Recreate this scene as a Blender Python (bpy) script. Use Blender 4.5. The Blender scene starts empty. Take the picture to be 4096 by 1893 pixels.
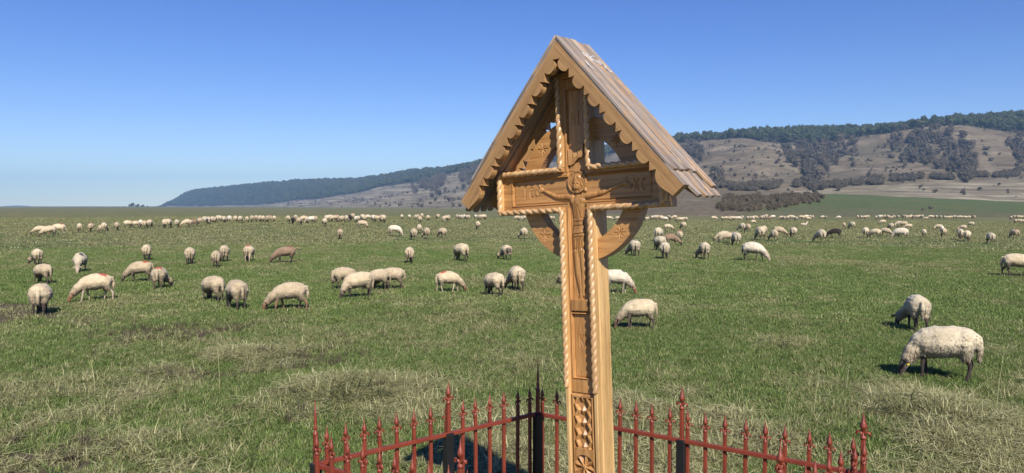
import bpy, bmesh, math, random
import numpy as np
from mathutils import Vector, Matrix, noise

R = math.radians
random.seed(7)
rng = np.random.default_rng(11)
S = bpy.context.scene

# ------------------------------------------------------------------ camera, world, sun
FOC, CX, HZ, CAMH = 3100.0, 2048.0, 825.0, 2.2       # focal length, centre, horizon in photo pixels; eye height in m
PITCH = math.atan((946.5 - HZ) / FOC)
cam = bpy.data.objects.new("camera", bpy.data.cameras.new("camera"))
S.collection.objects.link(cam)
cam.location = (0, 0, CAMH)
cam.rotation_euler = (R(90) - PITCH, 0, 0)
cam.data.sensor_width = 36
cam.data.lens = 36 * FOC / 4096
cam.data.clip_start = 0.1
cam.data.clip_end = 30000
S.camera = cam

SUN_AZ, SUN_EL = R(-15), R(40)                       # direction in which shadows fall (from +Y), elevation
sdir = Vector((-math.sin(SUN_AZ) * math.cos(SUN_EL), -math.cos(SUN_AZ) * math.cos(SUN_EL), math.sin(SUN_EL)))
sun = bpy.data.objects.new("sun", bpy.data.lights.new("sun", 'SUN'))
S.collection.objects.link(sun)
sun.data.energy = 5.0
sun.data.angle = R(0.53)
sun.data.color = (1.0, 0.94, 0.84)
sun.rotation_euler = sdir.to_track_quat('Z', 'Y').to_euler()

W = bpy.data.worlds.new("World")
S.world = W
W.use_nodes = True
wn = W.node_tree.nodes
sky = wn.new('ShaderNodeTexSky')
sky.sky_type = 'NISHITA'
sky.sun_disc = False
sky.sun_elevation = SUN_EL
sky.sun_rotation = math.atan2(sdir.x, sdir.y)
sky.altitude = 1600
sky.air_density = 1.0
sky.dust_density = 0.0
sky.ozone_density = 3.0
wn['Background'].inputs['Strength'].default_value = 0.098
hs = wn.new('ShaderNodeHueSaturation'); hs.inputs['Saturation'].default_value = 1.28; hs.inputs['Hue'].default_value = 0.521
W.node_tree.links.new(sky.outputs[0], hs.inputs['Color'])
W.node_tree.links.new(hs.outputs[0], wn['Background'].inputs['Color'])

S.view_settings.view_transform = 'Standard'
S.view_settings.look = 'None'
S.view_settings.gamma = 1
S.view_settings.exposure = 0.42
S.view_settings.use_curve_mapping = False
S.render.engine = 'CYCLES'
S.cycles.max_bounces = 6
S.cycles.transparent_max_bounces = 8
S.cycles.volume_bounces = 0

COL = S.collection

# ------------------------------------------------------------------ helpers
def prop(o, label=None, cat=None, group=None, kind=None):
    if label: o['label'] = label
    if cat: o['category'] = cat
    if group: o['group'] = group
    if kind: o['kind'] = kind
    return o

def empty(name, loc=(0, 0, 0), rz=0):
    o = bpy.data.objects.new(name, None)
    COL.objects.link(o)
    o.location = loc
    o.rotation_euler = (0, 0, rz)
    o.empty_display_size = 0.2
    return o

def link(name, me, mat=None, parent=None):
    o = bpy.data.objects.new(name, me)
    COL.objects.link(o)
    if mat is not None and not me.materials:
        me.materials.append(mat)
    if parent is not None:
        o.parent = parent
    return o

def mesh_np(name, verts, faces, smooth=True):
    """faces: (n,4) or (n,3) int array"""
    me = bpy.data.meshes.new(name)
    verts = np.asarray(verts, dtype=np.float32)
    faces = np.asarray(faces, dtype=np.int32)
    me.vertices.add(len(verts))
    me.vertices.foreach_set('co', verts.ravel())
    k = faces.shape[1]
    me.loops.add(faces.size)
    me.loops.foreach_set('vertex_index', faces.ravel())
    me.polygons.add(len(faces))
    me.polygons.foreach_set('loop_start', np.arange(0, faces.size, k, dtype=np.int32))
    me.polygons.foreach_set('loop_total', np.full(len(faces), k, dtype=np.int32))
    me.update(calc_edges=True)
    me.polygons.foreach_set('use_smooth', np.full(len(faces), smooth))
    me.validate()
    return me

def attr(me, name, data):
    a = me.attributes.new(name, 'FLOAT', 'POINT')
    a.data.foreach_set('value', np.asarray(data, dtype=np.float32).ravel())

class MB:
    """collects simple solids into one mesh"""
    def __init__(s): s.v = []; s.f = []
    def add(s, vs, fs):
        b = len(s.v); s.v += [tuple(v) for v in vs]; s.f += [tuple(b + i for i in f) for f in fs]
    def box(s, x0, x1, y0, y1, z0, z1, M=None):
        vs = [Vector((x, y, z)) for z in (z0, z1) for y in (y0, y1) for x in (x0, x1)]
        if M is not None: vs = [M @ v for v in vs]
        s.add(vs, [(0, 2, 3, 1), (4, 5, 7, 6), (0, 1, 5, 4), (2, 6, 7, 3), (0, 4, 6, 2), (1, 3, 7, 5)])
    def prism(s, pts, d0, d1, f):
        """pts: closed polygon [(a,b)], f(a,b,d)->Vector"""
        n = len(pts)
        vs = [f(a, b, d0) for a, b in pts] + [f(a, b, d1) for a, b in pts]
        s.add(vs, [tuple(range(n))[::-1], tuple(range(n, 2 * n))] + [(i, (i + 1) % n, n + (i + 1) % n, n + i) for i in range(n)])
    def lathe(s, prof, n=8, M=None, flat=1.0):
        vs = []
        for r, z in prof:
            for k in range(n):
                a = 2 * math.pi * k / n
                v = Vector((r * math.cos(a), r * math.sin(a) * flat, z))
                vs.append(M @ v if M is not None else v)
        fs = []
        for i in range(len(prof) - 1):
            for k in range(n):
                fs.append((i * n + k, i * n + (k + 1) % n, (i + 1) * n + (k + 1) % n, (i + 1) * n + k))
        fs.append(tuple(range(n))[::-1]); fs.append(tuple((len(prof) - 1) * n + k for k in range(n)))
        s.add(vs, fs)
    def tube(s, pts, rad, n=6):
        vs = []; fs = []
        for i, p in enumerate(pts):
            p = Vector(p)
            t = (Vector(pts[min(i + 1, len(pts) - 1)]) - Vector(pts[max(i - 1, 0)])).normalized()
            a = t.orthogonal().normalized(); b = t.cross(a)
            r = rad[i] if isinstance(rad, (list, tuple)) else rad
            for k in range(n):
                an = 2 * math.pi * k / n
                vs.append(p + a * r * math.cos(an) + b * r * math.sin(an))
        for i in range(len(pts) - 1):
            for k in range(n):
                fs.append((i * n + k, i * n + (k + 1) % n, (i + 1) * n + (k + 1) % n, (i + 1) * n + k))
        fs.append(tuple(range(n))[::-1]); fs.append(tuple((len(pts) - 1) * n + k for k in range(n)))
        s.add(vs, fs)
    def mesh(s, name, bevel=0, smooth=False):
        me = bpy.data.meshes.new(name)
        me.from_pydata(s.v, [], s.f)
        bm = bmesh.new(); bm.from_mesh(me)
        bmesh.ops.recalc_face_normals(bm, faces=bm.faces)
        if bevel:
            bmesh.ops.bevel(bm, geom=[e for e in bm.edges if e.is_manifold and e.calc_face_angle(0) > 0.5], offset=bevel, segments=1, affect='EDGES', clamp_overlap=True)
        bm.to_mesh(me); bm.free()
        if smooth:
            me.polygons.foreach_set('use_smooth', [True] * len(me.polygons))
        return me
    def build(s, name, mat, parent=None, bevel=0, smooth=False):
        return link(name, s.mesh(name, bevel, smooth), mat, parent)

def hash2(ix, iy, seed):
    h = (ix.astype(np.int64) * 374761393 + iy.astype(np.int64) * 668265263 + seed * 1442695041) & 0x7fffffff
    h = ((h ^ (h >> 13)) * 1274126177) & 0x7fffffff
    return ((h ^ (h >> 16)) & 0xffff) / 65535.0

def vnoise(x, y, seed=0):
    ix = np.floor(x); iy = np.floor(y); fx = x - ix; fy = y - iy
    fx = fx * fx * (3 - 2 * fx); fy = fy * fy * (3 - 2 * fy)
    a = hash2(ix, iy, seed); b = hash2(ix + 1, iy, seed); c = hash2(ix, iy + 1, seed); d = hash2(ix + 1, iy + 1, seed)
    return a + (b - a) * fx + (c - a) * fy + (a - b - c + d) * fx * fy

def fbm(x, y, seed=0, oct=4):
    t = 0; amp = 0.5; tot = 0
    for o in range(oct):
        t = t + amp * vnoise(x, y, seed + o * 17); tot += amp
        x = x * 2.03 + 5.1; y = y * 2.03 - 3.7; amp *= 0.5
    return t / tot

def ss(x, a, b):
    t = np.clip((np.asarray(x, dtype=float) - a) / (b - a), 0, 1)
    return t * t * (3 - 2 * t)

# ------------------------------------------------------------------ materials
def new_mat(name):
    m = bpy.data.materials.new(name); m.use_nodes = True
    n = m.node_tree.nodes; l = m.node_tree.links
    return m, n, l, n['Principled BSDF']

def N(n, t, **k):
    x = n.new(t)
    for a, b in k.items(): setattr(x, a, b)
    return x

def ramp(n, l, src, stops, interp='LINEAR'):
    r = n.new('ShaderNodeValToRGB'); r.color_ramp.interpolation = interp
    e = r.color_ramp.elements
    while len(e) < len(stops): e.new(0.5)
    for i, (p, c) in enumerate(stops):
        e[i].position = p; e[i].color = (*c, 1) if len(c) == 3 else c
    l.new(src, r.inputs[0]); return r

def mix(n, l, fac, a, b, mode='MIX'):
    m = n.new('ShaderNodeMix'); m.data_type = 'RGBA'; m.blend_type = mode
    for sock, v in ((0, fac), (6, a), (7, b)):
        if isinstance(v, (int, float)): m.inputs[sock].default_value = v
        elif isinstance(v, tuple): m.inputs[sock].default_value = (*v, 1) if len(v) == 3 else v
        else: l.new(v, m.inputs[sock])
    return m.outputs[2]

def noise_tex(n, l, vec, scale, detail=4, rough=0.55, dist=0):
    t = n.new('ShaderNodeTexNoise'); t.inputs['Scale'].default_value = scale
    t.inputs['Detail'].default_value = detail; t.inputs['Roughness'].default_value = rough; t.inputs['Distortion'].default_value = dist
    if vec is not None: l.new(vec, t.inputs['Vector'])
    return t.outputs[0]

def mapping(n, l, scale, src='Object', rot=(0, 0, 0)):
    tc = n.new('ShaderNodeTexCoord'); mp = n.new('ShaderNodeMapping'); oi = n.new('ShaderNodeObjectInfo')
    ad = n.new('ShaderNodeVectorMath'); ad.operation = 'MULTIPLY_ADD'; ad.inputs[1].default_value = (37, 53, 29)
    l.new(oi.outputs['Random'], ad.inputs[0]); l.new(tc.outputs[src], ad.inputs[2])
    mp.inputs['Scale'].default_value = scale; mp.inputs['Rotation'].default_value = rot
    l.new(ad.outputs[0], mp.inputs['Vector']); return mp.outputs[0]

def bump(n, l, bs, h, strength, dist=0.01):
    b = n.new('ShaderNodeBump'); b.inputs['Strength'].default_value = strength; b.inputs['Distance'].default_value = dist
    l.new(h, b.inputs['Height']); l.new(b.outputs[0], bs.inputs['Normal'])

def wood(name, axis, c0, c1, c2, rough=0.42, weather=0.0, sx=9, coat=0.15):
    m, n, l, bs = new_mat(name)
    long_, cross = 2.2, 42.0
    sc = {'X': (long_, cross, cross), 'Z': (cross, cross, long_), 'Y': (cross, long_, cross)}[axis]
    sc2 = {'X': (1.0, 10, 10), 'Z': (10, 10, 1.0), 'Y': (10, 1.0, 10)}[axis]
    sc3 = {'X': (14, 160, 160), 'Z': (160, 160, 14), 'Y': (160, 14, 160)}[axis]
    g1 = noise_tex(n, l, mapping(n, l, sc), 1.0, 5, 0.6, 0.6)
    g2 = noise_tex(n, l, mapping(n, l, sc2), 1.0, 3, 0.5, 1.0)
    g3 = noise_tex(n, l, mapping(n, l, sc3), 1.0, 2, 0.5)
    col = ramp(n, l, g1, [(0.28, c0), (0.5, c1), (0.74, c2)]).outputs[0]
    t2 = ramp(n, l, g2, [(0.3, (0.72, 0.68, 0.62)), (0.7, (1.1, 1.08, 1.05))]).outputs[0]
    col = mix(n, l, 1.0, col, t2, 'MULTIPLY')
    pores = ramp(n, l, g3, [(0.32, (0.62, 0.55, 0.5)), (0.45, (1, 1, 1))]).outputs[0]
    col = mix(n, l, 0.6, col, pores, 'MULTIPLY')
    if weather:
        w = noise_tex(n, l, mapping(n, l, {'X': (5, 10, 10), 'Z': (10, 10, 5), 'Y': (10, 5, 10)}[axis]), 1.0, 6, 0.72, 1.5)
        wf = ramp(n, l, w, [(0.50, (1, 1, 1)), (0.60, (0, 0, 0))]).outputs[0]
        greyn = ramp(n, l, g1, [(0.25, (0.09, 0.065, 0.048)), (0.5, (0.25, 0.20, 0.165)), (0.75, (0.40, 0.34, 0.285))]).outputs[0]
        col = mix(n, l, wf, col, greyn)
    l.new(col, bs.inputs['Base Color'])
    rr = ramp(n, l, g2, [(0.3, (rough - 0.08,) * 3), (0.7, (rough + 0.15,) * 3)]).outputs[0]
    l.new(rr, bs.inputs['Roughness'])
    bs.inputs['Coat Weight'].default_value = coat
    bs.inputs['Coat Roughness'].default_value = 0.35
    bump(n, l, bs, g1, 0.35, 0.004)
    return m

OAK = ((0.28, 0.130, 0.042), (0.46, 0.240, 0.085), (0.57, 0.325, 0.125))
M_post = wood('oak_post_side', 'Z', (0.45, 0.262, 0.100), (0.61, 0.390, 0.165), (0.72, 0.49, 0.235), 0.45)
M_woodZ = wood('oak_upright', 'Z', *OAK)
M_woodX = wood('oak_level', 'X', *OAK)
M_rope = wood('oak_rope', 'Z', (0.42, 0.24, 0.105), (0.57, 0.36, 0.18), (0.69, 0.48, 0.275), 0.36, 0, 9, 0.3)
M_barge = wood('oak_barge', 'X', (0.27, 0.150, 0.060), (0.41, 0.238, 0.100), (0.49, 0.300, 0.135), 0.55, 0, 9, 0.05)
M_slat = wood('weathered_fir', 'X', (0.30, 0.17, 0.085), (0.46, 0.30, 0.17), (0.60, 0.43, 0.28), 0.7, 1.0, 9, 0.0)

def paint(name, col, rough, edge=None, bumps=0.15, scale=60):
    m, n, l, bs = new_mat(name)
    v = mapping(n, l, (1, 1, 1))
    a = noise_tex(n, l, v, scale * 0.2, 4, 0.6)
    c = ramp(n, l, a, [(0.3, tuple(x * 0.72 for x in col)), (0.65, col)]).outputs[0]
    if edge:
        b = noise_tex(n, l, v, scale, 3, 0.6)
        f = ramp(n, l, b, [(0.66, (0, 0, 0)), (0.74, (1, 1, 1))]).outputs[0]
        c = mix(n, l, f, c, edge)
    l.new(c, bs.inputs['Base Color']); bs.inputs['Roughness'].default_value = rough
    bump(n, l, bs, noise_tex(n, l, v, scale, 2), bumps, 0.002)
    return m
M_red = paint('red_oxide_paint', (0.215, 0.040, 0.019), 0.5, (0.20, 0.085, 0.05), 0.5, 60)
M_black = paint('black_paint', (0.012, 0.012, 0.014), 0.45, (0.06, 0.035, 0.03), 0.3, 70)
M_white = paint('white_paint_scrawl', (0.78, 0.78, 0.76), 0.6)
M_tag = paint('yellow_plastic', (0.75, 0.62, 0.06), 0.4)

# sheep wool and skin in one material; attribute "skin" says where the wool ends
def sheep_mat(name, wool, skin, leg, mark=None, mpos=None, mr=0.1, dirt=(0.20, 0.14, 0.085)):
    m, n, l, bs = new_mat(name)
    v = mapping(n, l, (1, 1, 1))
    big = noise_tex(n, l, v, 3.5, 3, 0.6)
    fine = noise_tex(n, l, v, 38, 4, 0.7, 0.5)
    c = ramp(n, l, fine, [(0.26, tuple(x * 0.70 for x in wool)), (0.48, wool), (0.74, tuple(min(0.85, x * 1.18) for x in wool))]).outputs[0]
    c = mix(n, l, 0.75, c, ramp(n, l, big, [(0.32, (0.76, 0.70, 0.62)), (0.62, (1.05, 1.03, 1.0))]).outputs[0], 'MULTIPLY')
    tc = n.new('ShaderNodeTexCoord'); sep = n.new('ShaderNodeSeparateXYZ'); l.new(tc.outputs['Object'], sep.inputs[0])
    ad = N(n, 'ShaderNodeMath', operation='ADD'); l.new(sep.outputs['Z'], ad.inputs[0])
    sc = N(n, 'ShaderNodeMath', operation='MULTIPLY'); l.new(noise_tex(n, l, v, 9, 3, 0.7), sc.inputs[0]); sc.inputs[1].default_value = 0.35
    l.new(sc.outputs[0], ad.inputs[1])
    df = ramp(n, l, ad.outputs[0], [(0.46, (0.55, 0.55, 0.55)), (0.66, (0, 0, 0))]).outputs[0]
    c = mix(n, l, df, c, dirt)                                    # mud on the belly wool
    at = n.new('ShaderNodeAttribute'); at.attribute_name = 'skin'
    zf = ramp(n, l, sep.outputs['Z'], [(0.02, tuple(x * 0.4 for x in leg)), (0.07, leg), (0.22, leg)]).outputs[0]
    xr = N(n, 'ShaderNodeMath', operation='GREATER_THAN'); l.new(sep.outputs['X'], xr.inputs[0]); xr.inputs[1].default_value = 0.31
    sk = mix(n, l, xr.outputs[0], zf, skin)
    sk = mix(n, l, 0.8, sk, ramp(n, l, big, [(0.35, (0.6, 0.6, 0.6)), (0.6, (1.15, 1.15, 1.15))]).outputs[0], 'MULTIPLY')
    c = mix(n, l, at.outputs['Fac'], c, sk)
    if mark:
        d = N(n, 'ShaderNodeVectorMath', operation='SUBTRACT'); l.new(tc.outputs['Object'], d.inputs[0]); d.inputs[1].default_value = mpos
        ln = N(n, 'ShaderNodeVectorMath', operation='LENGTH'); l.new(d.outputs[0], ln.inputs[0])
        a2 = N(n, 'ShaderNodeMath', operation='MULTIPLY_ADD'); l.new(noise_tex(n, l, v, 16, 3, 0.7), a2.inputs[0]); a2.inputs[1].default_value = 0.14; l.new(ln.outputs['Value'], a2.inputs[2])
        f = ramp(n, l, a2.outputs[0], [(mr * 0.75 + 0.07, (0.92, 0.92, 0.92)), (mr + 0.09, (0, 0, 0))]).outputs[0]
        c = mix(n, l, f, c, mark)
    l.new(c, bs.inputs['Base Color']); bs.inputs['Roughness'].default_value = 0.95
    bs.inputs['Specular IOR Level'].default_value = 0.15
    bs.inputs['Sheen Weight'].default_value = 0.15
    bump(n, l, bs, fine, 0.35, 0.015)
    return m
CREAM = (0.55, 0.455, 0.31); BUFF = (0.46, 0.375, 0.255); GREY = (0.52, 0.45, 0.325); TAN = (0.25, 0.175, 0.115); WHITE = (0.64, 0.57, 0.45); BLK = (0.030, 0.022, 0.019)
DK = (0.05, 0.035, 0.028); RED_FACE = (0.20, 0.095, 0.05); PALE = (0.42, 0.33, 0.24)
REDP = (0.34, 0.05, 0.03); BLUEP = (0.12, 0.16, 0.20)
RUMP = (-0.22, 0, 0.69); SHO = (0.10, 0.1, 0.68)
SM = {
 'cream': sheep_mat('wool_cream', CREAM, DK, DK),
 'buff': sheep_mat('wool_buff', BUFF, DK, (0.10, 0.07, 0.05)),
 'buff_redface': sheep_mat('wool_buff_brown_face', BUFF, RED_FACE, (0.22, 0.12, 0.07)),
 'grey': sheep_mat('wool_grey', GREY, DK, DK),
 'white': sheep_mat('wool_white', WHITE, PALE, (0.12, 0.09, 0.07)),
 'cream_red': sheep_mat('wool_cream_red_rump', CREAM, RED_FACE, PALE, REDP, RUMP, 0.13),
 'buff_red': sheep_mat('wool_buff_red_rump', BUFF, DK, (0.10, 0.07, 0.05), REDP, RUMP, 0.13),
 'tan_red': sheep_mat('wool_tan_red_rump', TAN, DK, DK, (0.22, 0.045, 0.035), RUMP, 0.11),
 'black': sheep_mat('wool_black', BLK, BLK, BLK, dirt=(0.03, 0.022, 0.018)),
 'grey_blackspot': sheep_mat('wool_grey_black_patch', GREY, PALE, (0.2, 0.16, 0.12), (0.03, 0.025, 0.03), SHO, 0.10),
 'cream_band': sheep_mat('wool_cream_dark_band', WHITE, RED_FACE, PALE, (0.05, 0.05, 0.06), (0.17, 0, 0.66), 0.06),
 'cream_blue': sheep_mat('wool_cream_blue_mark', CREAM, (0.16, 0.085, 0.05), (0.10, 0.07, 0.055), BLUEP, (-0.08, 0, 0.72), 0.06),
 'dark_rump': sheep_mat('wool_dark_rump', CREAM, DK, DK, (0.05, 0.04, 0.035), (-0.36, 0, 0.46), 0.14),
 'grey_spot': sheep_mat('wool_grey_top_spot', GREY, DK, DK, (0.07, 0.06, 0.06), (-0.25, 0, 0.70), 0.07),
}

# ordinal words for things told apart only by their place
_U = ['', 'first', 'second', 'third', 'fourth', 'fifth', 'sixth', 'seventh', 'eighth', 'ninth', 'tenth', 'eleventh', 'twelfth', 'thirteenth', 'fourteenth', 'fifteenth', 'sixteenth', 'seventeenth', 'eighteenth', 'nineteenth']
_T = {20: 'twent', 30: 'thirt', 40: 'fort', 50: 'fift'}
def ordinal(k):
    if k < 20: return _U[k]
    t, u = k // 10 * 10, k % 10
    return _T[t] + ('ieth' if u == 0 else 'y-' + _U[u])
def number_row(objs, text):
    objs = sorted(objs, key=lambda o: o.location.x / o.location.y)
    for k, o in enumerate(objs):
        o['label'] = text.replace('#', ordinal(k + 1))

# ------------------------------------------------------------------ terrain of the field
MOUNDS = []                                            # (x, y, radius, height) low tussock mounds
def px_of(X, Y): return CX + FOC * X / np.maximum(Y, 0.5)

def ray(px, py, z=0.0):
    """world point where the view ray through a photo pixel meets height z"""
    a = (px - CX) / FOC; b = (946.5 - py) / FOC
    d = Vector((a, math.cos(PITCH) + b * math.sin(PITCH), -math.sin(PITCH) + b * math.cos(PITCH)))
    t = (z - CAMH) / d.z
    return Vector((d.x * t, d.y * t, z))

for (mx, my, mr, mh) in [(990, 1425, 0.55, 0.13), (1400, 1560, 0.75, 0.16), (620, 1360, 0.6, 0.10), (620, 1790, 0.5, 0.14),
                         (3700, 1650, 0.55, 0.17), (3780, 1760, 0.6, 0.14), (3330, 1660, 0.5, 0.08), (2500, 1640, 0.6, 0.09),
                         (3150, 1730, 0.6, 0.10), (120, 1560, 0.6, 0.10), (1000, 1650, 0.5, 0.08), (3950, 1700, 0.7, 0.08)]:
    p = ray(mx, my); MOUNDS.append((p.x, p.y, mr, mh * 0.55))

def ground_z(X, Y):
    X = np.asarray(X, dtype=float); Y = np.asarray(Y, dtype=float)
    d = np.hypot(X, Y)
    z = 0.55 * ss(Y, 38, 82) * (1 - ss(X / np.maximum(Y, 1), -0.16, 0.08))
    z = z + (fbm(X * 0.35, Y * 0.35, 5, 3) - 0.5) * 0.10 * ss(d, 4, 9) * (1 - ss(d, 25, 60))
    for (mx, my, mr, mh) in MOUNDS:
        z = z + mh * np.exp(-((X - mx) ** 2 + (Y - my) ** 2) / (mr * mr))
    return z

def place(px, py):
    z = 0.0
    for _ in range(12):
        p = ray(px, py, z); z = float(ground_z(p.x, p.y))
        z = min(z, 1.2)
    return Vector((p.x, p.y, z))

MUD = [(ray(60, 1265), 1.6, 0.55), (ray(0, 1235), 1.4, 0.5), (ray(560, 1345), 0.5, 0.22), (ray(700, 1335), 1.3, 0.5), (ray(1650, 1250), 0.35, 0.10),
       (ray(1560, 1262), 0.5, 0.08), (ray(3140, 1400), 0.18, 0.1), (ray(350, 1290), 1.2, 0.35), (ray(180, 1850), 0.7, 0.35), (ray(800, 1500), 0.9, 0.25), (ray(1250, 1440), 0.8, 0.3)]
STRAW = [(ray(1000, 1430), 1.1, 0.5), (ray(1380, 1560), 0.9, 0.55), (ray(3750, 1730), 0.8, 0.5), (ray(3990, 1400), 1.3, 0.25), (ray(850, 1480), 1.1, 0.3), (ray(3700, 1600), 0.6, 0.4), (ray(2500, 1620), 0.8, 0.3)]

def zones(X, Y):
    """dryness 0..1, mud 0..1 and straw 0..1 of the field, in world coordinates"""
    n1 = fbm(X * 0.9, Y * 0.55, 21, 4); n2 = fbm(X * 0.16, Y * 0.10, 31, 3); n3 = fbm(X * 2.6, Y * 2.0, 41, 3)
    base = np.interp(Y, [4, 6, 9, 11.5, 16, 24, 36, 60, 120, 400], [0.76, 0.70, 0.50, 0.30, 0.20, 0.28, 0.50, 0.66, 0.78, 0.85])
    lr = X / np.maximum(Y, 1)
    base = base + 0.12 * (1 - ss(lr, -0.55, -0.1)) * (1 - ss(Y, 12, 18)) - 0.06 * ss(lr, 0.25, 0.5) * ss(Y, 9, 12) * (1 - ss(Y, 22, 30))
    base = base + 0.16 * ss(lr, -0.5, 0.3) * (1 - ss(Y, 8.5, 10.5)) * 0.5
    dry = base + (n1 - 0.5) * 1.9 + (n2 - 0.5) * 1.0 + (n3 - 0.5) * 0.7
    dry = np.clip(0.5 + (dry - 0.5) * 1.25, 0, 1)
    mud = np.zeros_like(X, dtype=float); straw = np.zeros_like(X, dtype=float)
    for (c, rx, ry) in MUD:
        q = ((X - c.x) / rx) ** 2 + ((Y - c.y) / (ry * 2.2)) ** 2
        mud = np.maximum(mud, np.clip(1.35 - q + (n3 - 0.5) * 1.6, 0, 1) * np.exp(-0.25 * q))
    for (c, rx, ry) in STRAW:
        q = ((X - c.x) / rx) ** 2 + ((Y - c.y) / (ry * 1.6)) ** 2
        straw = np.maximum(straw, 0.55 * np.clip(0.75 - q + (n1 - 0.5) * 3.2 + (n3 - 0.5) * 2.4, 0, 1))
    # trodden khaki bands in the far field
    bands = ss(fbm(X * 0.02, Y * 0.22, 71, 3), 0.52, 0.66) * ss(Y, 34, 60)
    dry = np.clip(dry + 0.25 * bands, 0, 1)
    return dry, mud, straw

def make_ground():
    az = np.concatenate([np.linspace(-48, 48, 420), np.linspace(48, 312, 90)[1:-1]])
    az = np.radians(az)
    rr = np.concatenate([[0.3], np.geomspace(1.0, 4, 8)[:-1], np.geomspace(4, 40, 170)[:-1], np.geomspace(40, 9000, 110)])
    A, Q = np.meshgrid(az, rr)
    X = np.sin(A) * Q; Y = np.cos(A) * Q
    Z = ground_z(X, Y)
    nA, nR = len(az), len(rr)
    V = np.stack([X, Y, Z], -1).reshape(-1, 3)
    i, j = np.meshgrid(np.arange(nR - 1), np.arange(nA), indexing='ij')
    j2 = (j + 1) % nA
    F = np.stack([i * nA + j, (i + 1) * nA + j, (i + 1) * nA + j2, i * nA + j2], -1).reshape(-1, 4)
    me = mesh_np('field', V, F[:, ::-1])
    # close the middle
    dry, mud, straw = zones(V[:, 0], V[:, 1])
    attr(me, 'dry', dry); attr(me, 'mud', mud); attr(me, 'straw', straw)
    m, n, l, bs = new_mat('meadow_ground')
    def A_(nm):
        a = n.new('ShaderNodeAttribute'); a.attribute_name = nm; return a.outputs['Fac']
    geo = n.new('ShaderNodeNewGeometry')
    def mp(sc):
        q = n.new('ShaderNodeMapping'); q.inputs['Scale'].default_value = sc; l.new(geo.outputs['Position'], q.inputs['Vector']); return q.outputs[0]
    f1 = noise_tex(n, l, mp((1, 1, 1)), 28, 5, 0.75)
    f2 = noise_tex(n, l, mp((1, 0.6, 1)), 1.6, 5, 0.7)
    f3 = noise_tex(n, l, mp((0.10, 0.42, 1)), 1.0, 6, 0.68)
    g = ramp(n, l, f1, [(0.3, (0.034, 0.052, 0.016)), (0.5, (0.095, 0.135, 0.042)), (0.72, (0.15, 0.20, 0.066))]).outputs[0]
    d = ramp(n, l, f1, [(0.3, (0.060, 0.055, 0.025)), (0.5, (0.165, 0.155, 0.078)), (0.72, (0.29, 0.265, 0.15))]).outputs[0]
    s1 = N(n, 'ShaderNodeMath', operation='MULTIPLY_ADD'); l.new(f2, s1.inputs[0]); s1.inputs[1].default_value = 0.9; s1.inputs[2].default_value = -0.45
    s2 = N(n, 'ShaderNodeMath', operation='ADD'); l.new(s1.outputs[0], s2.inputs[0]); l.new(A_('dry'), s2.inputs[1])
    s3 = N(n, 'ShaderNodeMath', operation='MULTIPLY_ADD'); l.new(f3, s3.inputs[0]); s3.inputs[1].default_value = 0.7; s3.inputs[2].default_value = -0.35
    s4 = N(n, 'ShaderNodeMath', operation='ADD', use_clamp=True); l.new(s2.outputs[0], s4.inputs[0]); l.new(s3.outputs[0], s4.inputs[1])
    c = mix(n, l, s4.outputs[0], g, d)
    c = mix(n, l, A_('straw'), c, (0.13, 0.118, 0.06))
    mudc = ramp(n, l, f1, [(0.3, (0.055, 0.042, 0.030)), (0.7, (0.15, 0.12, 0.088))]).outputs[0]
    c = mix(n, l, A_('mud'), c, mudc)
    l.new(c, bs.inputs['Base Color']); bs.inputs['Roughness'].default_value = 1.0; bs.inputs['Specular IOR Level'].default_value = 0.05
    bump(n, l, bs, f1, 0.6, 0.05)
    me.materials.append(m)
    o = link('field', me); prop(o, kind='structure')
make_ground()

# ------------------------------------------------------------------ hills
H_X   = [-2500, 300, 560, 635, 700, 745, 791, 873, 966, 1082, 1199, 1315, 1432, 1548, 1665, 1781, 1898, 1956, 2300, 2699, 2832, 3006, 3123, 3297, 3471, 3587, 3703, 3820, 3936, 4096, 5400, 7000]
H_TOP = [840, 836, 832, 826, 797, 768, 756, 748, 739, 727, 718, 715, 713, 695, 675, 669, 649, 637, 592, 556, 543, 517, 510, 503, 500, 488, 477, 462, 450, 442, 395, 380]
B_X = [-2500, 635, 1024, 1082, 1199, 1315, 1432, 1548, 1665, 1781, 1915, 2300, 2733, 2890, 3006, 3181, 3355, 3483, 3587, 3703, 3820, 3936, 4096, 5400, 7000]
B_Y = [845, 828, 826, 821, 804, 789, 772, 748, 737, 705, 673, 640, 586, 574, 552, 558, 550, 542, 531, 525, 528, 539, 551, 560, 560]
def h_ridge_d(x): return np.interp(x, [635, 1300, 1956, 2700, 4096, 7000], [3200, 2600, 1900, 1300, 1060, 1000])
def h_bord_d(x): return np.interp(x, [635, 1024, 1300, 1956, 2700, 4096, 7000], [2700, 2300, 1900, 1500, 1080, 860, 800])
def h_foot_d(x): return np.interp(x, [635, 1000, 1315, 1700, 2000, 2550, 7000], [2500, 2000, 1200, 700, 520, 440, 440])
def h_tree_h(x): return np.interp(x, [635, 1956, 2700, 4096], [13, 13, 14, 15.0])
def crest_y(x): return np.interp(x, [2000, 2400, 2550, 2700, 2855, 3000, 3181, 3297, 3529, 3761, 4096, 5400, 7000], [846, 842, 800, 772, 763, 766, 772, 776, 783, 795, 809, 822, 822])
def h_foot_y(x): return np.where(x < 2400, np.interp(x, [635, 1000, 1315, 1900, 2400], [830, 829, 836, 846, 858]), crest_y(x) + 14)
def h_ridge_y(x): return np.interp(x, H_X, H_TOP) + h_tree_h(x) * FOC / h_ridge_d(x) * 0.9
def h_bord_y(x): return np.maximum(np.interp(x, B_X, B_Y), h_ridge_y(x) + 5)

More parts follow.
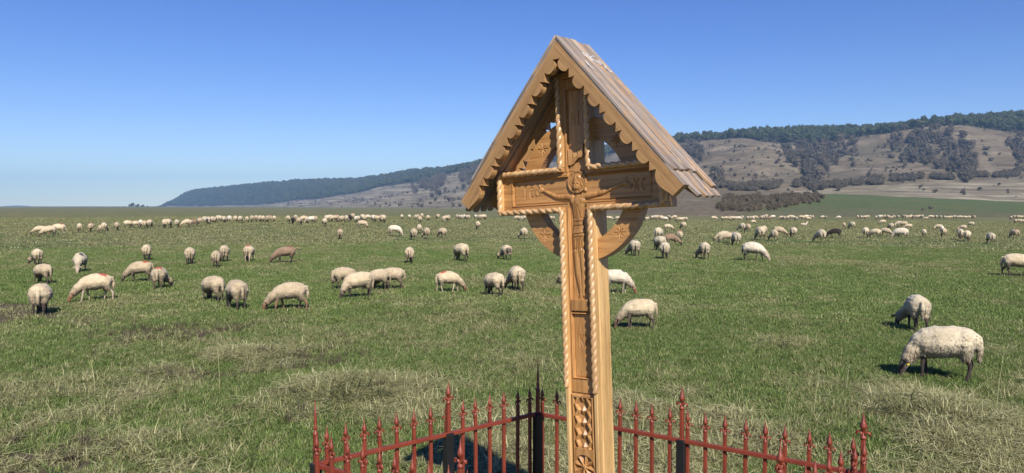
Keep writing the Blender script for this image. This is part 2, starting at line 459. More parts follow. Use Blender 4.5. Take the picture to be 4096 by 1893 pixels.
def hill_y(x, Y):
    """photo row at which the bare ground of the hills stands, by column and distance"""
    f, b, r = h_foot_d(x), h_bord_d(x), h_ridge_d(x)
    yf, yb, yr = h_foot_y(x), h_bord_y(x), h_ridge_y(x)
    t1 = np.clip((Y - f) / (b - f), 0, 1); t2 = np.clip((Y - b) / (r - b), 0, 1); t3 = np.clip((Y - r) / (0.6 * r), 0, 1)
    yf2 = yf + (yb - yf) * (t1 ** 0.85)
    return np.where(Y < b, yf2, np.where(Y < r, yb + (yr - yb) * (1 - (1 - t2) ** 1.5), yr + 90 * t3 ** 1.3))

def hills_z(x, Y):
    z = CAMH + (HZ - hill_y(x, Y)) / FOC * Y
    f, b, r = h_foot_d(x), h_bord_d(x), h_ridge_d(x)
    X = (x - CX) / FOC * Y
    env = ss(Y, f, f + 0.35 * (b - f)) * (1 - ss(Y, b * 0.95, r))
    sc = Y / 1000
    amp = np.interp(x, [1800, 2600], [15, 34]) * np.minimum(sc, 1.0)
    z = z + env * ((fbm(X / 120, Y / 210, 3, 4) - 0.5) * amp - 5.0 * sc * gully(x, hill_y(x, Y)))
    z = z + ss(Y, f, f + 60) * (fbm(X / 22, Y / 30, 9, 3) - 0.5) * 4.0 * np.minimum(sc, 1)
    return np.where(Y < f, -3.0, z)

G_POLY = [[(3125, 590), (3200, 570), (3300, 562), (3425, 566), (3400, 612), (3330, 640), (3275, 690), (3255, 742), (3205, 745), (3215, 700), (3180, 660), (3140, 640)],
          [(3520, 560), (3700, 545), (3850, 580), (3905, 640), (3890, 690), (3855, 735), (3822, 700), (3780, 672), (3690, 640), (3600, 610), (3560, 590)],
          [(4010, 560), (4400, 560), (4500, 700), (4180, 690), (4060, 650)],
          [(2690, 600), (2800, 600), (2830, 640), (2760, 660), (2700, 650)],
          [(2850, 700), (2905, 710), (2910, 738), (2850, 742)],
          [(1700, 735), (1720, 712), (1800, 722), (1760, 760), (1640, 765)],
          [(1830, 700), (2100, 640), (2100, 700), (1850, 740)]]
def in_poly(x, y, P):
    c = np.zeros(np.shape(x), bool); j = len(P) - 1
    for i in range(len(P)):
        xi, yi = P[i]; xj, yj = P[j]
        if yi != yj:
            c ^= ((yi > y) != (yj > y)) & (x < (xj - xi) * (y - yi) / (yj - yi) + xi)
        j = i
    return c
def gully(x, y):
    g = np.zeros(np.shape(x))
    for P in G_POLY[:3]:
        g = np.maximum(g, in_poly(x, y, P).astype(float))
    return g

def grid_mesh(name, xs, fr, dist, zf):
    """terrain sheet over photo columns xs and fractional distances fr"""
    Xp, T = np.meshgrid(xs, fr)
    Yd = dist(Xp, T)
    Z = zf(Xp, Yd)
    X = (Xp - CX) / FOC * Yd
    nx, ny = len(xs), len(fr)
    V = np.stack([X, Yd, Z], -1).reshape(-1, 3)
    i, j = np.meshgrid(np.arange(ny - 1), np.arange(nx - 1), indexing='ij')
    F = np.stack([i * nx + j, i * nx + j + 1, (i + 1) * nx + j + 1, (i + 1) * nx + j], -1).reshape(-1, 4)
    return mesh_np(name, V, F), Xp.ravel(), Yd.ravel()

def make_hills():
    xs = np.concatenate([np.linspace(-400, 600, 12)[:-1], np.linspace(600, 4200, 420), np.linspace(4200, 6500, 60)[1:]])
    fr = np.linspace(0, 1, 210)
    def dist(x, t):
        f, r = h_foot_d(x) - 25, h_ridge_d(x) * 1.55
        return f + (r - f) * t ** 1.25
    me, xp, yd = grid_mesh('hillside', xs, fr, dist, hills_z)
    forest = ss(yd, h_bord_d(xp) * 0.985, h_bord_d(xp) * 1.02)
    sy = hill_y(xp, yd)
    g = np.zeros_like(xp)
    for P in G_POLY: g = np.maximum(g, in_poly(xp, sy, P).astype(float))
    attr(me, 'wood', np.maximum(forest, g * 0.35))
    attr(me, 'pale', ss(sy - np.interp(xp, [3200, 3500, 3900, 4096], [760, 740, 718, 705]), -6, 6) * ss(xp, 3150, 3350) + (1 - ss(xp, 1990, 2100)) * 0.8)
    m, n, l, bs = new_mat('dry_hill_grass')
    geo = n.new('ShaderNodeNewGeometry')
    def mp(sc, rot=(0, 0, 0)):
        q = n.new('ShaderNodeMapping'); q.inputs['Scale'].default_value = sc; q.inputs['Rotation'].default_value = rot; l.new(geo.outputs['Position'], q.inputs['Vector']); return q.outputs[0]
    a = noise_tex(n, l, mp((0.03, 0.03, 0.03)), 1, 6, 0.7)
    b = noise_tex(n, l, mp((0.012, 0.006, 0.30)), 1, 5, 0.75, 0.8)
    c_ = noise_tex(n, l, mp((0.006, 0.006, 0.01)), 1, 3, 0.6)
    e = noise_tex(n, l, mp((0.15, 0.15, 0.2)), 1, 4, 0.75)
    col = ramp(n, l, a, [(0.30, (0.088, 0.068, 0.042)), (0.5, (0.168, 0.134, 0.088)), (0.72, (0.275, 0.225, 0.150))]).outputs[0]
    col = mix(n, l, ramp(n, l, b, [(0.60, (0, 0, 0)), (0.72, (0.8, 0.8, 0.8))]).outputs[0], col, (0.40, 0.345, 0.25))
    col = mix(n, l, ramp(n, l, c_, [(0.52, (0, 0, 0)), (0.66, (0.55, 0.55, 0.55))]).outputs[0], col, (0.10, 0.095, 0.055))
    col = mix(n, l, 0.55, col, ramp(n, l, e, [(0.35, (0.55, 0.55, 0.55)), (0.6, (1.15, 1.15, 1.15))]).outputs[0], 'MULTIPLY')
    pa = n.new('ShaderNodeAttribute'); pa.attribute_name = 'pale'
    pal = ramp(n, l, b, [(0.40, (0.12, 0.10, 0.065)), (0.52, (0.24, 0.205, 0.14)), (0.62, (0.42, 0.375, 0.27))]).outputs[0]
    pm = N(n, 'ShaderNodeMath', operation='MULTIPLY'); l.new(pa.outputs['Fac'], pm.inputs[0]); pm.inputs[1].default_value = 0.75
    col = mix(n, l, pm.outputs[0], col, pal)
    at = n.new('ShaderNodeAttribute'); at.attribute_name = 'wood'
    col = mix(n, l, at.outputs['Fac'], col, (0.045, 0.04, 0.028))
    l.new(col, bs.inputs['Base Color']); bs.inputs['Roughness'].default_value = 1; bs.inputs['Specular IOR Level'].default_value = 0.05
    bump(n, l, bs, a, 0.5, 3)
    me.materials.append(m)
    prop(link('hillside', me), kind='structure')

SL_F = lambda x: np.interp(x, [2300, 2550, 3100, 4096, 7000], [240, 195, 158, 148, 148])
def slope_z(x, Y):
    f = SL_F(x); cr = 330.0
    yf = HZ + CAMH * FOC / f + 0.5; yc = crest_y(x)
    t = np.clip((Y - f) / (cr - f), 0, 1); t2 = np.clip((Y - cr) / 90, 0, 1)
    y = yf + (yc - yf) * t ** 0.8 + 42 * t2 ** 1.5
    z = CAMH + (HZ - y) / FOC * Y
    X = (x - CX) / FOC * Y
    return z + ss(Y, f, f + 50) * (fbm(X / 14, Y / 20, 13, 3) - 0.5) * 0.9 - 0.15 * (1 - ss(Y, f - 2, f + 2))

def make_slope():
    xs = np.linspace(2080, 6000, 330); fr = np.linspace(0, 1, 90)
    me, xp, yd = grid_mesh('green_slope', xs, fr, lambda x, t: SL_F(x) - 4 + (430 - SL_F(x)) * t, slope_z)
    X = (xp - CX) / FOC * yd
    # the sown green strip lies right of a slanting field edge
    f = SL_F(xp); t = np.clip((yd - f) / (330 - f), 0, 1)
    edge = 2900 + 330 * t ** 0.7
    attr(me, 'green', ss(xp - edge + (fbm(X / 9, yd / 9, 15, 3) - 0.5) * 60, -25, 45) * (0.55 + 0.45 * ss(t, 0.05, 0.5)))
    m, n, l, bs = new_mat('slope_grass')
    geo = n.new('ShaderNodeNewGeometry')
    def mp(sc):
        q = n.new('ShaderNodeMapping'); q.inputs['Scale'].default_value = sc; l.new(geo.outputs['Position'], q.inputs['Vector']); return q.outputs[0]
    a = noise_tex(n, l, mp((0.6, 0.35, 0.6)), 1, 6, 0.75)
    b = noise_tex(n, l, mp((0.03, 0.02, 0.4)), 1, 5, 0.7, 0.5)
    brown = ramp(n, l, a, [(0.3, (0.085, 0.068, 0.045)), (0.7, (0.20, 0.165, 0.11))]).outputs[0]
    brown = mix(n, l, ramp(n, l, b, [(0.58, (0, 0, 0)), (0.68, (0.6, 0.6, 0.6))]).outputs[0], brown, (0.30, 0.26, 0.18))
    grn = ramp(n, l, a, [(0.3, (0.060, 0.085, 0.034)), (0.7, (0.115, 0.145, 0.060))]).outputs[0]
    grn = mix(n, l, ramp(n, l, b, [(0.45, (0, 0, 0)), (0.62, (0.6, 0.6, 0.6))]).outputs[0], grn, (0.13, 0.125, 0.055))
    at = n.new('ShaderNodeAttribute'); at.attribute_name = 'green'
    c = mix(n, l, at.outputs['Fac'], brown, grn)
    l.new(c, bs.inputs['Base Color']); bs.inputs['Roughness'].default_value = 1; bs.inputs['Specular IOR Level'].default_value = 0.05
    me.materials.append(m)
    prop(link('green_slope', me), kind='structure')
make_hills(); make_slope()

# ------------------------------------------------------------------ scattering (stuff only)
def scatter(name, src_mesh, pts, rots, scls, label, cat):
    """one object: src_mesh instanced on points (numpy arrays)"""
    src = bpy.data.objects.new(name + '_source', src_mesh)
    me = bpy.data.meshes.new(name)
    me.vertices.add(len(pts)); me.vertices.foreach_set('co', np.asarray(pts, dtype=np.float32).ravel())
    a = me.attributes.new('rot', 'FLOAT_VECTOR', 'POINT'); a.data.foreach_set('vector', np.asarray(rots, dtype=np.float32).ravel())
    a = me.attributes.new('scl', 'FLOAT_VECTOR', 'POINT'); a.data.foreach_set('vector', np.asarray(scls, dtype=np.float32).ravel())
    me.update()
    ng = bpy.data.node_groups.new(name, 'GeometryNodeTree')
    ng.interface.new_socket('Geometry', in_out='INPUT', socket_type='NodeSocketGeometry')
    ng.interface.new_socket('Geometry', in_out='OUTPUT', socket_type='NodeSocketGeometry')
    n = ng.nodes; l = ng.links
    gi = n.new('NodeGroupInput'); go = n.new('NodeGroupOutput')
    iop = n.new('GeometryNodeInstanceOnPoints'); oi = n.new('GeometryNodeObjectInfo')
    oi.inputs['Object'].default_value = src; oi.inputs['As Instance'].default_value = True
    def na(nm):
        q = n.new('GeometryNodeInputNamedAttribute'); q.data_type = 'FLOAT_VECTOR'; q.inputs['Name'].default_value = nm; return q.outputs['Attribute']
    e2r = n.new('FunctionNodeEulerToRotation')
    l.new(gi.outputs[0], iop.inputs['Points']); l.new(oi.outputs['Geometry'], iop.inputs['Instance'])
    l.new(na('rot'), e2r.inputs[0]); l.new(e2r.outputs[0], iop.inputs['Rotation'])
    l.new(na('scl'), iop.inputs['Scale']); l.new(iop.outputs[0], go.inputs[0])
    o = bpy.data.objects.new(name, me); COL.objects.link(o)
    md = o.modifiers.new('scatter', 'NODES'); md.node_group = ng
    prop(o, label, cat, kind='stuff')
    return o

def foliage_mat(name, c0, c1, c2, transl=0.25, fine=3.0):
    m, n, l, bs = new_mat(name)
    oi = n.new('ShaderNodeObjectInfo'); at = n.new('ShaderNodeAttribute'); at.attribute_name = 'tint'
    v = mapping(n, l, (1, 1, 1))
    a = noise_tex(n, l, v, fine, 3, 0.7)
    s = N(n, 'ShaderNodeMath', operation='MULTIPLY_ADD'); l.new(oi.outputs['Random'], s.inputs[0]); s.inputs[1].default_value = 0.45
    l.new(at.outputs['Fac'], s.inputs[2])
    s2 = N(n, 'ShaderNodeMath', operation='MULTIPLY_ADD'); l.new(a, s2.inputs[0]); s2.inputs[1].default_value = 0.5; l.new(s.outputs[0], s2.inputs[2])
    s3 = N(n, 'ShaderNodeMath', operation='MULTIPLY'); l.new(s2.outputs[0], s3.inputs[0]); s3.inputs[1].default_value = 0.6
    c = ramp(n, l, s3.outputs[0], [(0.15, c0), (0.5, c1), (0.85, c2)]).outputs[0]
    l.new(c, bs.inputs['Base Color']); bs.inputs['Roughness'].default_value = 0.75; bs.inputs['Specular IOR Level'].default_value = 0.2
    if transl:
        tr = n.new('ShaderNodeBsdfTranslucent'); l.new(c, tr.inputs[0]); mx = n.new('ShaderNodeMixShader'); mx.inputs[0].default_value = transl
        l.new(bs.outputs[0], mx.inputs[1]); l.new(tr.outputs[0], mx.inputs[2]); l.new(mx.outputs[0], n['Material Output'].inputs[0])
    return m
M_leaf = foliage_mat('oak_forest_leaves', (0.022, 0.034, 0.014), (0.048, 0.064, 0.028), (0.105, 0.105, 0.045), 0.1, 0.4)
M_scrub = foliage_mat('scrub_twigs', (0.05, 0.052, 0.034), (0.12, 0.100, 0.072), (0.20, 0.165, 0.12), 0.1, 0.8)
M_bark = paint('bark', (0.16, 0.14, 0.12), 0.9)

def crown_mesh(name, h, r, nblob, seed, mat, leaves=260, flat=0.8, trunk=True, leafsize=0.5, base=0.35, blob=1.0, spread=1.3):
    rd = random.Random(seed); vs = []; fs = []; tint = []
    def add(v, f, t):
        b = len(vs); vs.extend(v); fs.extend([tuple(b + i for i in q) for q in f]); tint.extend([t] * len(v))
    bm = bmesh.new(); bmesh.ops.create_icosphere(bm, subdivisions=2, radius=1)
    sv = [v.co.copy() for v in bm.verts]; sf = [tuple(v.index for v in f.verts) for f in bm.faces]; bm.free()
    cs = []
    for k in range(nblob):
        an = rd.uniform(0, 6.28); q = rd.uniform(0, 0.62) * r
        zc = h * rd.uniform(base + 0.1, 0.82); rr = r * rd.uniform(0.36, 0.6) * blob
        c = Vector((q * math.cos(an), q * math.sin(an), zc)); cs.append((c, rr))
        off = Vector((rd.uniform(0, 50), 0, 0)); t = rd.uniform(0, 0.5)
        add([c + Vector((v.x, v.y, v.z * flat)) * rr * (1 + 0.55 * noise.noise(v * 1.9 + off) + 0.25 * noise.noise(v * 5 + off)) for v in sv], sf, t)
    for k in range(leaves):
        c, rr = rd.choice(cs)
        d = Vector((rd.gauss(0, 1), rd.gauss(0, 1), rd.gauss(0.15, 1))).normalized()
        p = c + Vector((d.x, d.y, d.z * flat)) * rr * rd.uniform(0.95, spread)
        a = Vector((rd.gauss(0, 1), rd.gauss(0, 1), rd.gauss(0, 1))).normalized() * leafsize * rd.uniform(0.5, 1.2)
        b = Vector((rd.gauss(0, 1), rd.gauss(0, 1), rd.gauss(0, 1))).normalized() * leafsize * rd.uniform(0.5, 1.0)
        add([p - a, p + b, p + a, p - b], [(0, 1, 2), (0, 2, 3)], rd.uniform(0, 0.6))
    nleaf = len(fs)
    if trunk:
        mb = MB(); mb.tube([(0, 0, -1), (0.05 * r, 0, h * 0.35), (0, 0.03 * r, h * 0.7)], [0.035 * h, 0.025 * h, 0.01 * h], 6)
        for k in range(3):
            an = rd.uniform(0, 6.28); mb.tube([(0, 0, h * 0.3), (0.5 * r * math.cos(an), 0.5 * r * math.sin(an), h * 0.62)], [0.014 * h, 0.006 * h], 5)
        add([Vector(v) for v in mb.v], mb.f, 0.2)
    me = bpy.data.meshes.new(name); me.from_pydata([tuple(v) for v in vs], [], fs); me.update()
    me.materials.append(mat); me.materials.append(M_bark)
    me.polygons.foreach_set('material_index', [0] * nleaf + [1] * (len(me.polygons) - nleaf))
    attr(me, 'tint', tint)
    return me

def sample_hill(cond, n_try, xr, dr, density=None):
    x = rng.uniform(xr[0], xr[1], n_try)
    lo, hi = dr
    t = rng.uniform(0, 1, n_try)
    Y = lo(x) + (hi(x) - lo(x)) * t
    wgt = (Y / hi(x)) * (hi(x) - lo(x)) * Y                     # keep plan density even
    keep = rng.uniform(0, 1, n_try) < wgt / wgt.max()
    x, Y = x[keep], Y[keep]
    k = cond(x, Y); return x[k], Y[k]

def to_world(x, Y, zf):
    return np.stack([(x - CX) / FOC * Y, Y, zf(x, Y)], -1)

def upright(n, s0, s1, zs=(0.85, 1.2)):
    rot = np.zeros((n, 3)); rot[:, 2] = rng.uniform(0, 6.28, n)
    s = rng.uniform(s0, s1, n)
    return rot, np.stack([s, s, s * rng.uniform(zs[0], zs[1], n)], -1)

for k in range(3):
    x, Y = sample_hill(lambda x, Y: np.ones_like(x, bool), 26000 if k == 0 else 17000, (620, 5200), (lambda x: h_bord_d(x), lambda x: h_ridge_d(x) * 1.06))
    lim = rng.uniform(0, 1, len(x)) < np.interp(x, [620, 2000, 5200], [0.55, 0.75, 1.0])
    x, Y = x[lim], Y[lim]
    P = to_world(x, Y, hills_z); P[:, 2] -= 1.0
    rot, sc = upright(len(x), 0.65, 1.10, (0.75, 1.2))
    scatter('forest' if k == 0 else 'forest.%03d' % k, crown_mesh('forest_tree', 13.5, 5.2, 7, 30 + k, M_leaf, 240, 0.85, True, 0.8), P, rot, sc,
            'dark green broadleaf wood covering the top of the long ridge', 'forest')
# row of single trees along the very skyline is part of the wood; scrub fills the gullies
xs, Ys = sample_hill(lambda x, Y: np.any([in_poly(x, hill_y(x, Y) + (fbm(x / 16, Y / 16, 5, 2) - 0.5) * 105, P) for P in G_POLY], axis=0) & (fbm(x / 14, Y / 30, 77, 3) > 0.40), 30000, (1500, 4700), (lambda x: h_foot_d(x), lambda x: h_bord_d(x) * 1.01))
P = to_world(xs, Ys, hills_z); P[:, 2] -= 0.4
rot, sc = upright(len(xs), 0.7, 1.5)
scatter('gully_scrub', crown_mesh('gully_scrub_tree', 6.2, 3.0, 7, 51, M_scrub, 420, 0.9, True, 0.42, 0.1, 0.62, 2.1), P, rot, sc, 'grey brown leafless scrub filling the gullies of the dry hillside', 'scrub')
# small scrub speckled over all the dry slopes
xs, Ys = sample_hill(lambda x, Y: (fbm(x / 55, Y / 70, 123, 3) * 0.75 + 0.25 * fbm(x / 9, Y / 12, 44, 2) > 0.50) & (rng.uniform(0, 1, len(x)) < 0.6), 16000, (1150, 4700), (lambda x: h_foot_d(x) + 10, lambda x: h_bord_d(x) * 1.01))
print('hill scrub', len(xs))
P = to_world(xs, Ys, hills_z); P[:, 2] -= 0.3
rot, sc = upright(len(xs), 0.3, 1.0); sc = sc * (0.45 + 0.9 * rng.uniform(0, 1, (len(xs), 1)) ** 3)
scatter('hill_scrub', crown_mesh('hill_scrub_bush', 4.2, 2.4, 6, 57, M_scrub, 260, 0.8, False, 0.36, 0.05, 0.7, 1.8), P, rot, sc, 'thin brown scrub speckled over the dry slopes', 'scrub')
# hedge of scrub at the foot of the hills
def hedge_row(x): return np.interp(x, [2600, 2855, 3000, 3181, 3350, 3450, 3675, 3850, 4096, 4600], [748, 743, 750, 748, 742, 730, 716, 716, 690, 680])
def hedge(x, Y):
    sy = hill_y(x, Y); w = np.interp(x, [2600, 3181, 3700, 4096], [9, 15, 8, 10])
    return (np.abs(sy - hedge_row(x) - (fbm(x / 60, x * 0, 8, 3) - 0.5) * 16) < w * (0.35 + 0.9 * fbm(x / 25, Y / 25, 19, 2))) & (fbm(x / 35, Y / 60, 29, 2) > 0.42)
xs, Ys = sample_hill(hedge, 60000, (2600, 4700), (lambda x: h_foot_d(x), lambda x: h_foot_d(x) + 260))
P = to_world(xs, Ys, hills_z); P[:, 2] -= 0.3
rot, sc = upright(len(xs), 0.35, 0.85)
scatter('foot_hedge', crown_mesh('foot_hedge_bush', 5.0, 3.0, 7, 52, M_scrub, 340, 0.75, False, 0.36, 0.05, 0.65, 1.9), P, rot, sc, 'broken belt of dark scrub along the foot of the dry hillside', 'scrub')
# thicket on the near slope
def thick(x, Y):
    f = SL_F(x); yf = HZ + CAMH * FOC / f; t = (Y - f) / (330 - f); y = yf + (crest_y(x) - yf) * np.clip(t, 0, 1) ** 0.8
    return in_poly(x, y + (fbm(x / 20, Y / 8, 6, 2) - 0.5) * 26, [(2860, 836), (2895, 816), (2890, 792), (2960, 788), (3100, 786), (3230, 783), (3292, 788), (3296, 802), (3200, 818), (3110, 838), (2990, 848), (2900, 846)])
xs, Ys = sample_hill(lambda x, Y: thick(x, Y) & (fbm(x / 22, Y / 12, 55, 2) > 0.44), 9000, (2800, 3320), (lambda x: SL_F(x), lambda x: 325 + 0 * x))
P = to_world(xs, Ys, slope_z); P[:, 2] -= 0.1
rot, sc = upright(len(xs), 0.14, 0.42)
M_thick = foliage_mat('thicket_twigs', (0.06, 0.055, 0.034), (0.16, 0.128, 0.085), (0.28, 0.23, 0.155), 0.1, 0.8)
scatter('thicket', crown_mesh('thicket_bush', 4.0, 2.4, 7, 53, M_thick, 620, 0.8, False, 0.24, 0.05, 0.5, 2.4), P, rot, sc, 'brown thicket of bare bushes on the near slope right of the cross', 'thicket')

# single bushes on the dry hillside
bush_me = [crown_mesh('hill_bush', 5.0, 3.2, 6, 60 + k, M_scrub, 150, 0.8, False, 0.45, 0.05) for k in range(3)]
def bush(px, sy, s, label, group, zf=hills_z, yf=hill_y, lo=None):
    Ys = np.linspace(h_foot_d(px) if lo is None else lo[0], h_bord_d(px) if lo is None else lo[1], 200)
    r = yf(np.full(200, float(px)), Ys)
    i = int(np.argmin(np.abs(r - sy))); Y = Ys[i]
    z = float(zf(np.array([float(px)]), np.array([Y]))[0])
    o = link('bush', random.choice(bush_me)); o.location = ((px - CX) / FOC * Y, Y, z - 0.25)
    k = s * Y / FOC / 6.0; o.scale = (k * random.uniform(0.85, 1.2), k, k * random.uniform(0.7, 0.95)); o.rotation_euler[2] = random.uniform(0, 6)
    prop(o, label, 'bush', group)
    return o
BUSHES = [(3125, 668, 14), (3030, 628, 13), (2958, 612, 12), (2975, 614, 11), (3058, 620, 10), (3105, 688, 15), (3140, 612, 18), (3165, 658, 14), (3480, 636, 10), (3545, 662, 12), (3608, 664, 9), (3640, 672, 8),
          (3560, 622, 22), (3450, 712, 18), (3470, 655, 9), (3090, 706, 9), (3205, 700, 12), (3232, 612, 16), (2836, 642, 16), (2850, 600, 14), (2770, 606, 12), (2790, 660, 14), (2820, 678, 16), (3770, 660, 8), (3960, 640, 18),
          (3420, 620, 22), (3400, 638, 16), (3325, 632, 10), (3285, 640, 14), (3010, 660, 12), (3040, 664, 10), (3070, 650, 9), (2925, 655, 16), (2950, 652, 12), (3700, 605, 12), (3940, 610, 20), (4060, 655, 18), (3990, 690, 12)]
number_row([bush(a, b, c * 1.35, 'dark bush', 'bushes scattered over the right hillside') for (a, b, c) in BUSHES], 'dark scrub bush, # from the left among those dotting the dry right hillside')
LB_ = [(1445, 802, 22), (1415, 805, 12), (1503, 796, 9), (1522, 797, 10), (1155, 822, 16), (1690, 815, 10), (1720, 818, 15), (1760, 812, 8), (1800, 808, 26), (1815, 800, 16), (1687, 822, 9), (1735, 720, 18), (1770, 715, 22), (1630, 775, 12), (1838, 792, 16), (1600, 824, 20), (1610, 800, 9), (1560, 822, 12)]
number_row([bush(a, b, c * 1.2, 'dark bush', 'bushes on the pale hills left of the cross') for (a, b, c) in LB_], 'small dark bush, # from the left on the pale hills left of the cross')
def slope_y(x, Y):
    f = SL_F(x); yf_ = HZ + CAMH * FOC / f; t = np.clip((Y - f) / (330 - f), 0, 1); return yf_ + (crest_y(x) - yf_) * t ** 0.8
bush(3690, 842, 18, 'low brown bush leaning on the green slope at right', None, slope_z, slope_y, (165, 325))
bush(3722, 838, 22, 'taller brown bush beside a low one on the green slope', None, slope_z, slope_y, (165, 325))
tree_me = crown_mesh('far_tree', 9.0, 4.2, 6, 77, M_leaf, 160, 0.85, True, 0.6)
for i, (a, s, lb) in enumerate([(526, 1.35, 'broadest of the tiny trees on the left skyline'), (549, 1.0, 'tiny round tree second from left on the skyline'), (570, 0.85, 'tiny tree third from left on the skyline'), (588, 0.5, 'tiniest tree on the left skyline beside the wooded hill')]):
    o = link('tree', tree_me); Y = 1500.0; o.location = ((a - CX) / FOC * Y, Y, -0.6); o.scale = (s, s, s * 0.75); prop(o, lb, 'tree')
# a far low hill at the left end of the skyline
xs_ = np.linspace(-300, 180, 60)
me, _, _ = grid_mesh('far_hill', xs_, np.linspace(0, 1, 12), lambda x, t: 5000 + 900 * t, lambda x, Y: CAMH - 30 + ((Y - 5000) / 900) ** 0.5 * (30 + 9.5 * np.exp(-((x - 70) / 60) ** 2) * 1.0 - 4))
me.materials.append(bpy.data.materials['dry_hill_grass']); attr(me, 'wood', np.zeros(len(me.vertices))); attr(me, 'pale', np.zeros(len(me.vertices)))
prop(link('far_hill', me), kind='structure')
#@@PART2
# ------------------------------------------------------------------ sheep
def sheep_prims(pose):
    """returns wool and skin sphere chains in sheep space (facing +X, feet at z=0)"""
    wool, skin = [], []
    def chain(dst, pts, n=6):
        for (a, b) in zip(pts[:-1], pts[1:]):
            for k in range(n + 1):
                t = k / n
                dst.append(tuple(a[i] + (b[i] - a[i]) * t for i in range(4)))
    hx, hy = pose.get('head', (0, 0))                         # extra forward / sideways swing of the head
    fx = pose.get('front', (0.03, -0.03)); bx = pose.get('hind', (-0.03, 0.04))
    fat = pose.get('fat', 1.0)
    def B(x, y, z, r): return (x, y, z, r * fat)
    chain(wool, [B(-0.265, 0, 0.518, .160), B(-0.13, 0, 0.525, .175), B(0.02, 0, 0.508, .180), B(0.13, 0, 0.482, .166), B(0.20, 0, 0.458, .142)], 5)
    for s in (1, -1):
        chain(wool, [B(-0.235, s * 0.055, 0.49, .145), B(0.0, s * 0.055, 0.470, .152), B(0.14, s * 0.045, 0.450, .132)], 6)
    up = pose.get('up', 0)
    if up:
        neck = [(0.24, 0, 0.54, .13), (0.33, 0, 0.68, .10), (0.37, 0, 0.80, .08)]
        hd = [(0.37, 0, 0.83, .07), (0.45, 0, 0.80, .058), (0.54, 0, 0.755, .04)]
    else:
        neck = [(0.20, 0, 0.465, .138), (0.315 + hx * .4, hy * .35, 0.372, .108), (0.405 + hx * .8, hy * .75, 0.283, .084)]
        hd = [(0.445 + hx, hy, 0.228, .066), (0.487 + hx, hy * 1.08, 0.142, .053), (0.518 + hx, hy * 1.12, 0.050, .034)]
    chain(wool, neck, 6)
    wool.append((hd[0][0] - 0.02, hd[0][1], hd[0][2] + 0.025, .078))
    wool.append(((hd[0][0] + hd[1][0]) / 2 - 0.012, hd[0][1], (hd[0][2] + hd[1][2]) / 2 + 0.012, .064))
    chain(skin, hd, 6)
    ear = hd[0]
    for s in (1, -1):
        e0 = (ear[0], ear[1] + s * 0.06, ear[2] + 0.02); e1 = (ear[0] - 0.015, ear[1] + s * 0.155, ear[2] - 0.015)
        chain(skin, [(*e0, .020), ((e0[0] + e1[0]) / 2, (e0[1] + e1[1]) / 2, (e0[2] + e1[2]) / 2, .024), (*e1, .013)], 4)
    if pose.get('lying'):
        return [(x, y, z - 0.26, r) for x, y, z, r in wool], [(x, y, z - 0.26, r) for x, y, z, r in skin] + [(0.32, 0.1, 0.04, .04), (0.40, 0.1, 0.03, .03)]
    for i, s in enumerate((1, -1)):
        f = fx[i]; b = bx[i]
        chain(wool, [(0.165, s * 0.075, 0.42, .080), (0.170 + f * .3, s * 0.078, 0.345, .050)], 4)
        chain(skin, [(0.170 + f * .3, s * 0.078, 0.345, .040), (0.180 + f * .7, s * 0.08, 0.21, .0285), (0.170 + f, s * 0.08, 0.08, .0205), (0.180 + f, s * 0.08, 0.034, .0255), (0.195 + f, s * 0.08, 0.016, .025)], 4)
        chain(wool, [(-0.27, s * 0.078, 0.46, .115), (-0.275 + b * .2, s * 0.083, 0.37, .080), (-0.295 + b * .4, s * 0.085, 0.31, .052)], 5)
        chain(skin, [(-0.30 + b * .4, s * 0.086, 0.31, .042), (-0.345 + b * .8, s * 0.088, 0.215, .0285), (-0.325 + b, s * 0.088, 0.08, .0205), (-0.315 + b, s * 0.088, 0.034, .0255), (-0.30 + b, s * 0.088, 0.016, .025)], 4)
    if pose.get('tail'):
        chain(wool, [(-0.40, 0, 0.58, .045), (-0.50, 0, 0.62, .04), (-0.60, 0, 0.56, .036)], 5)
    else:
        chain(wool, [(-0.415, 0, 0.57, .040), (-0.445, 0, 0.46, .038), (-0.440, 0, 0.35, .030), (-0.435, 0, 0.29, .018)], 5)
    return wool, skin

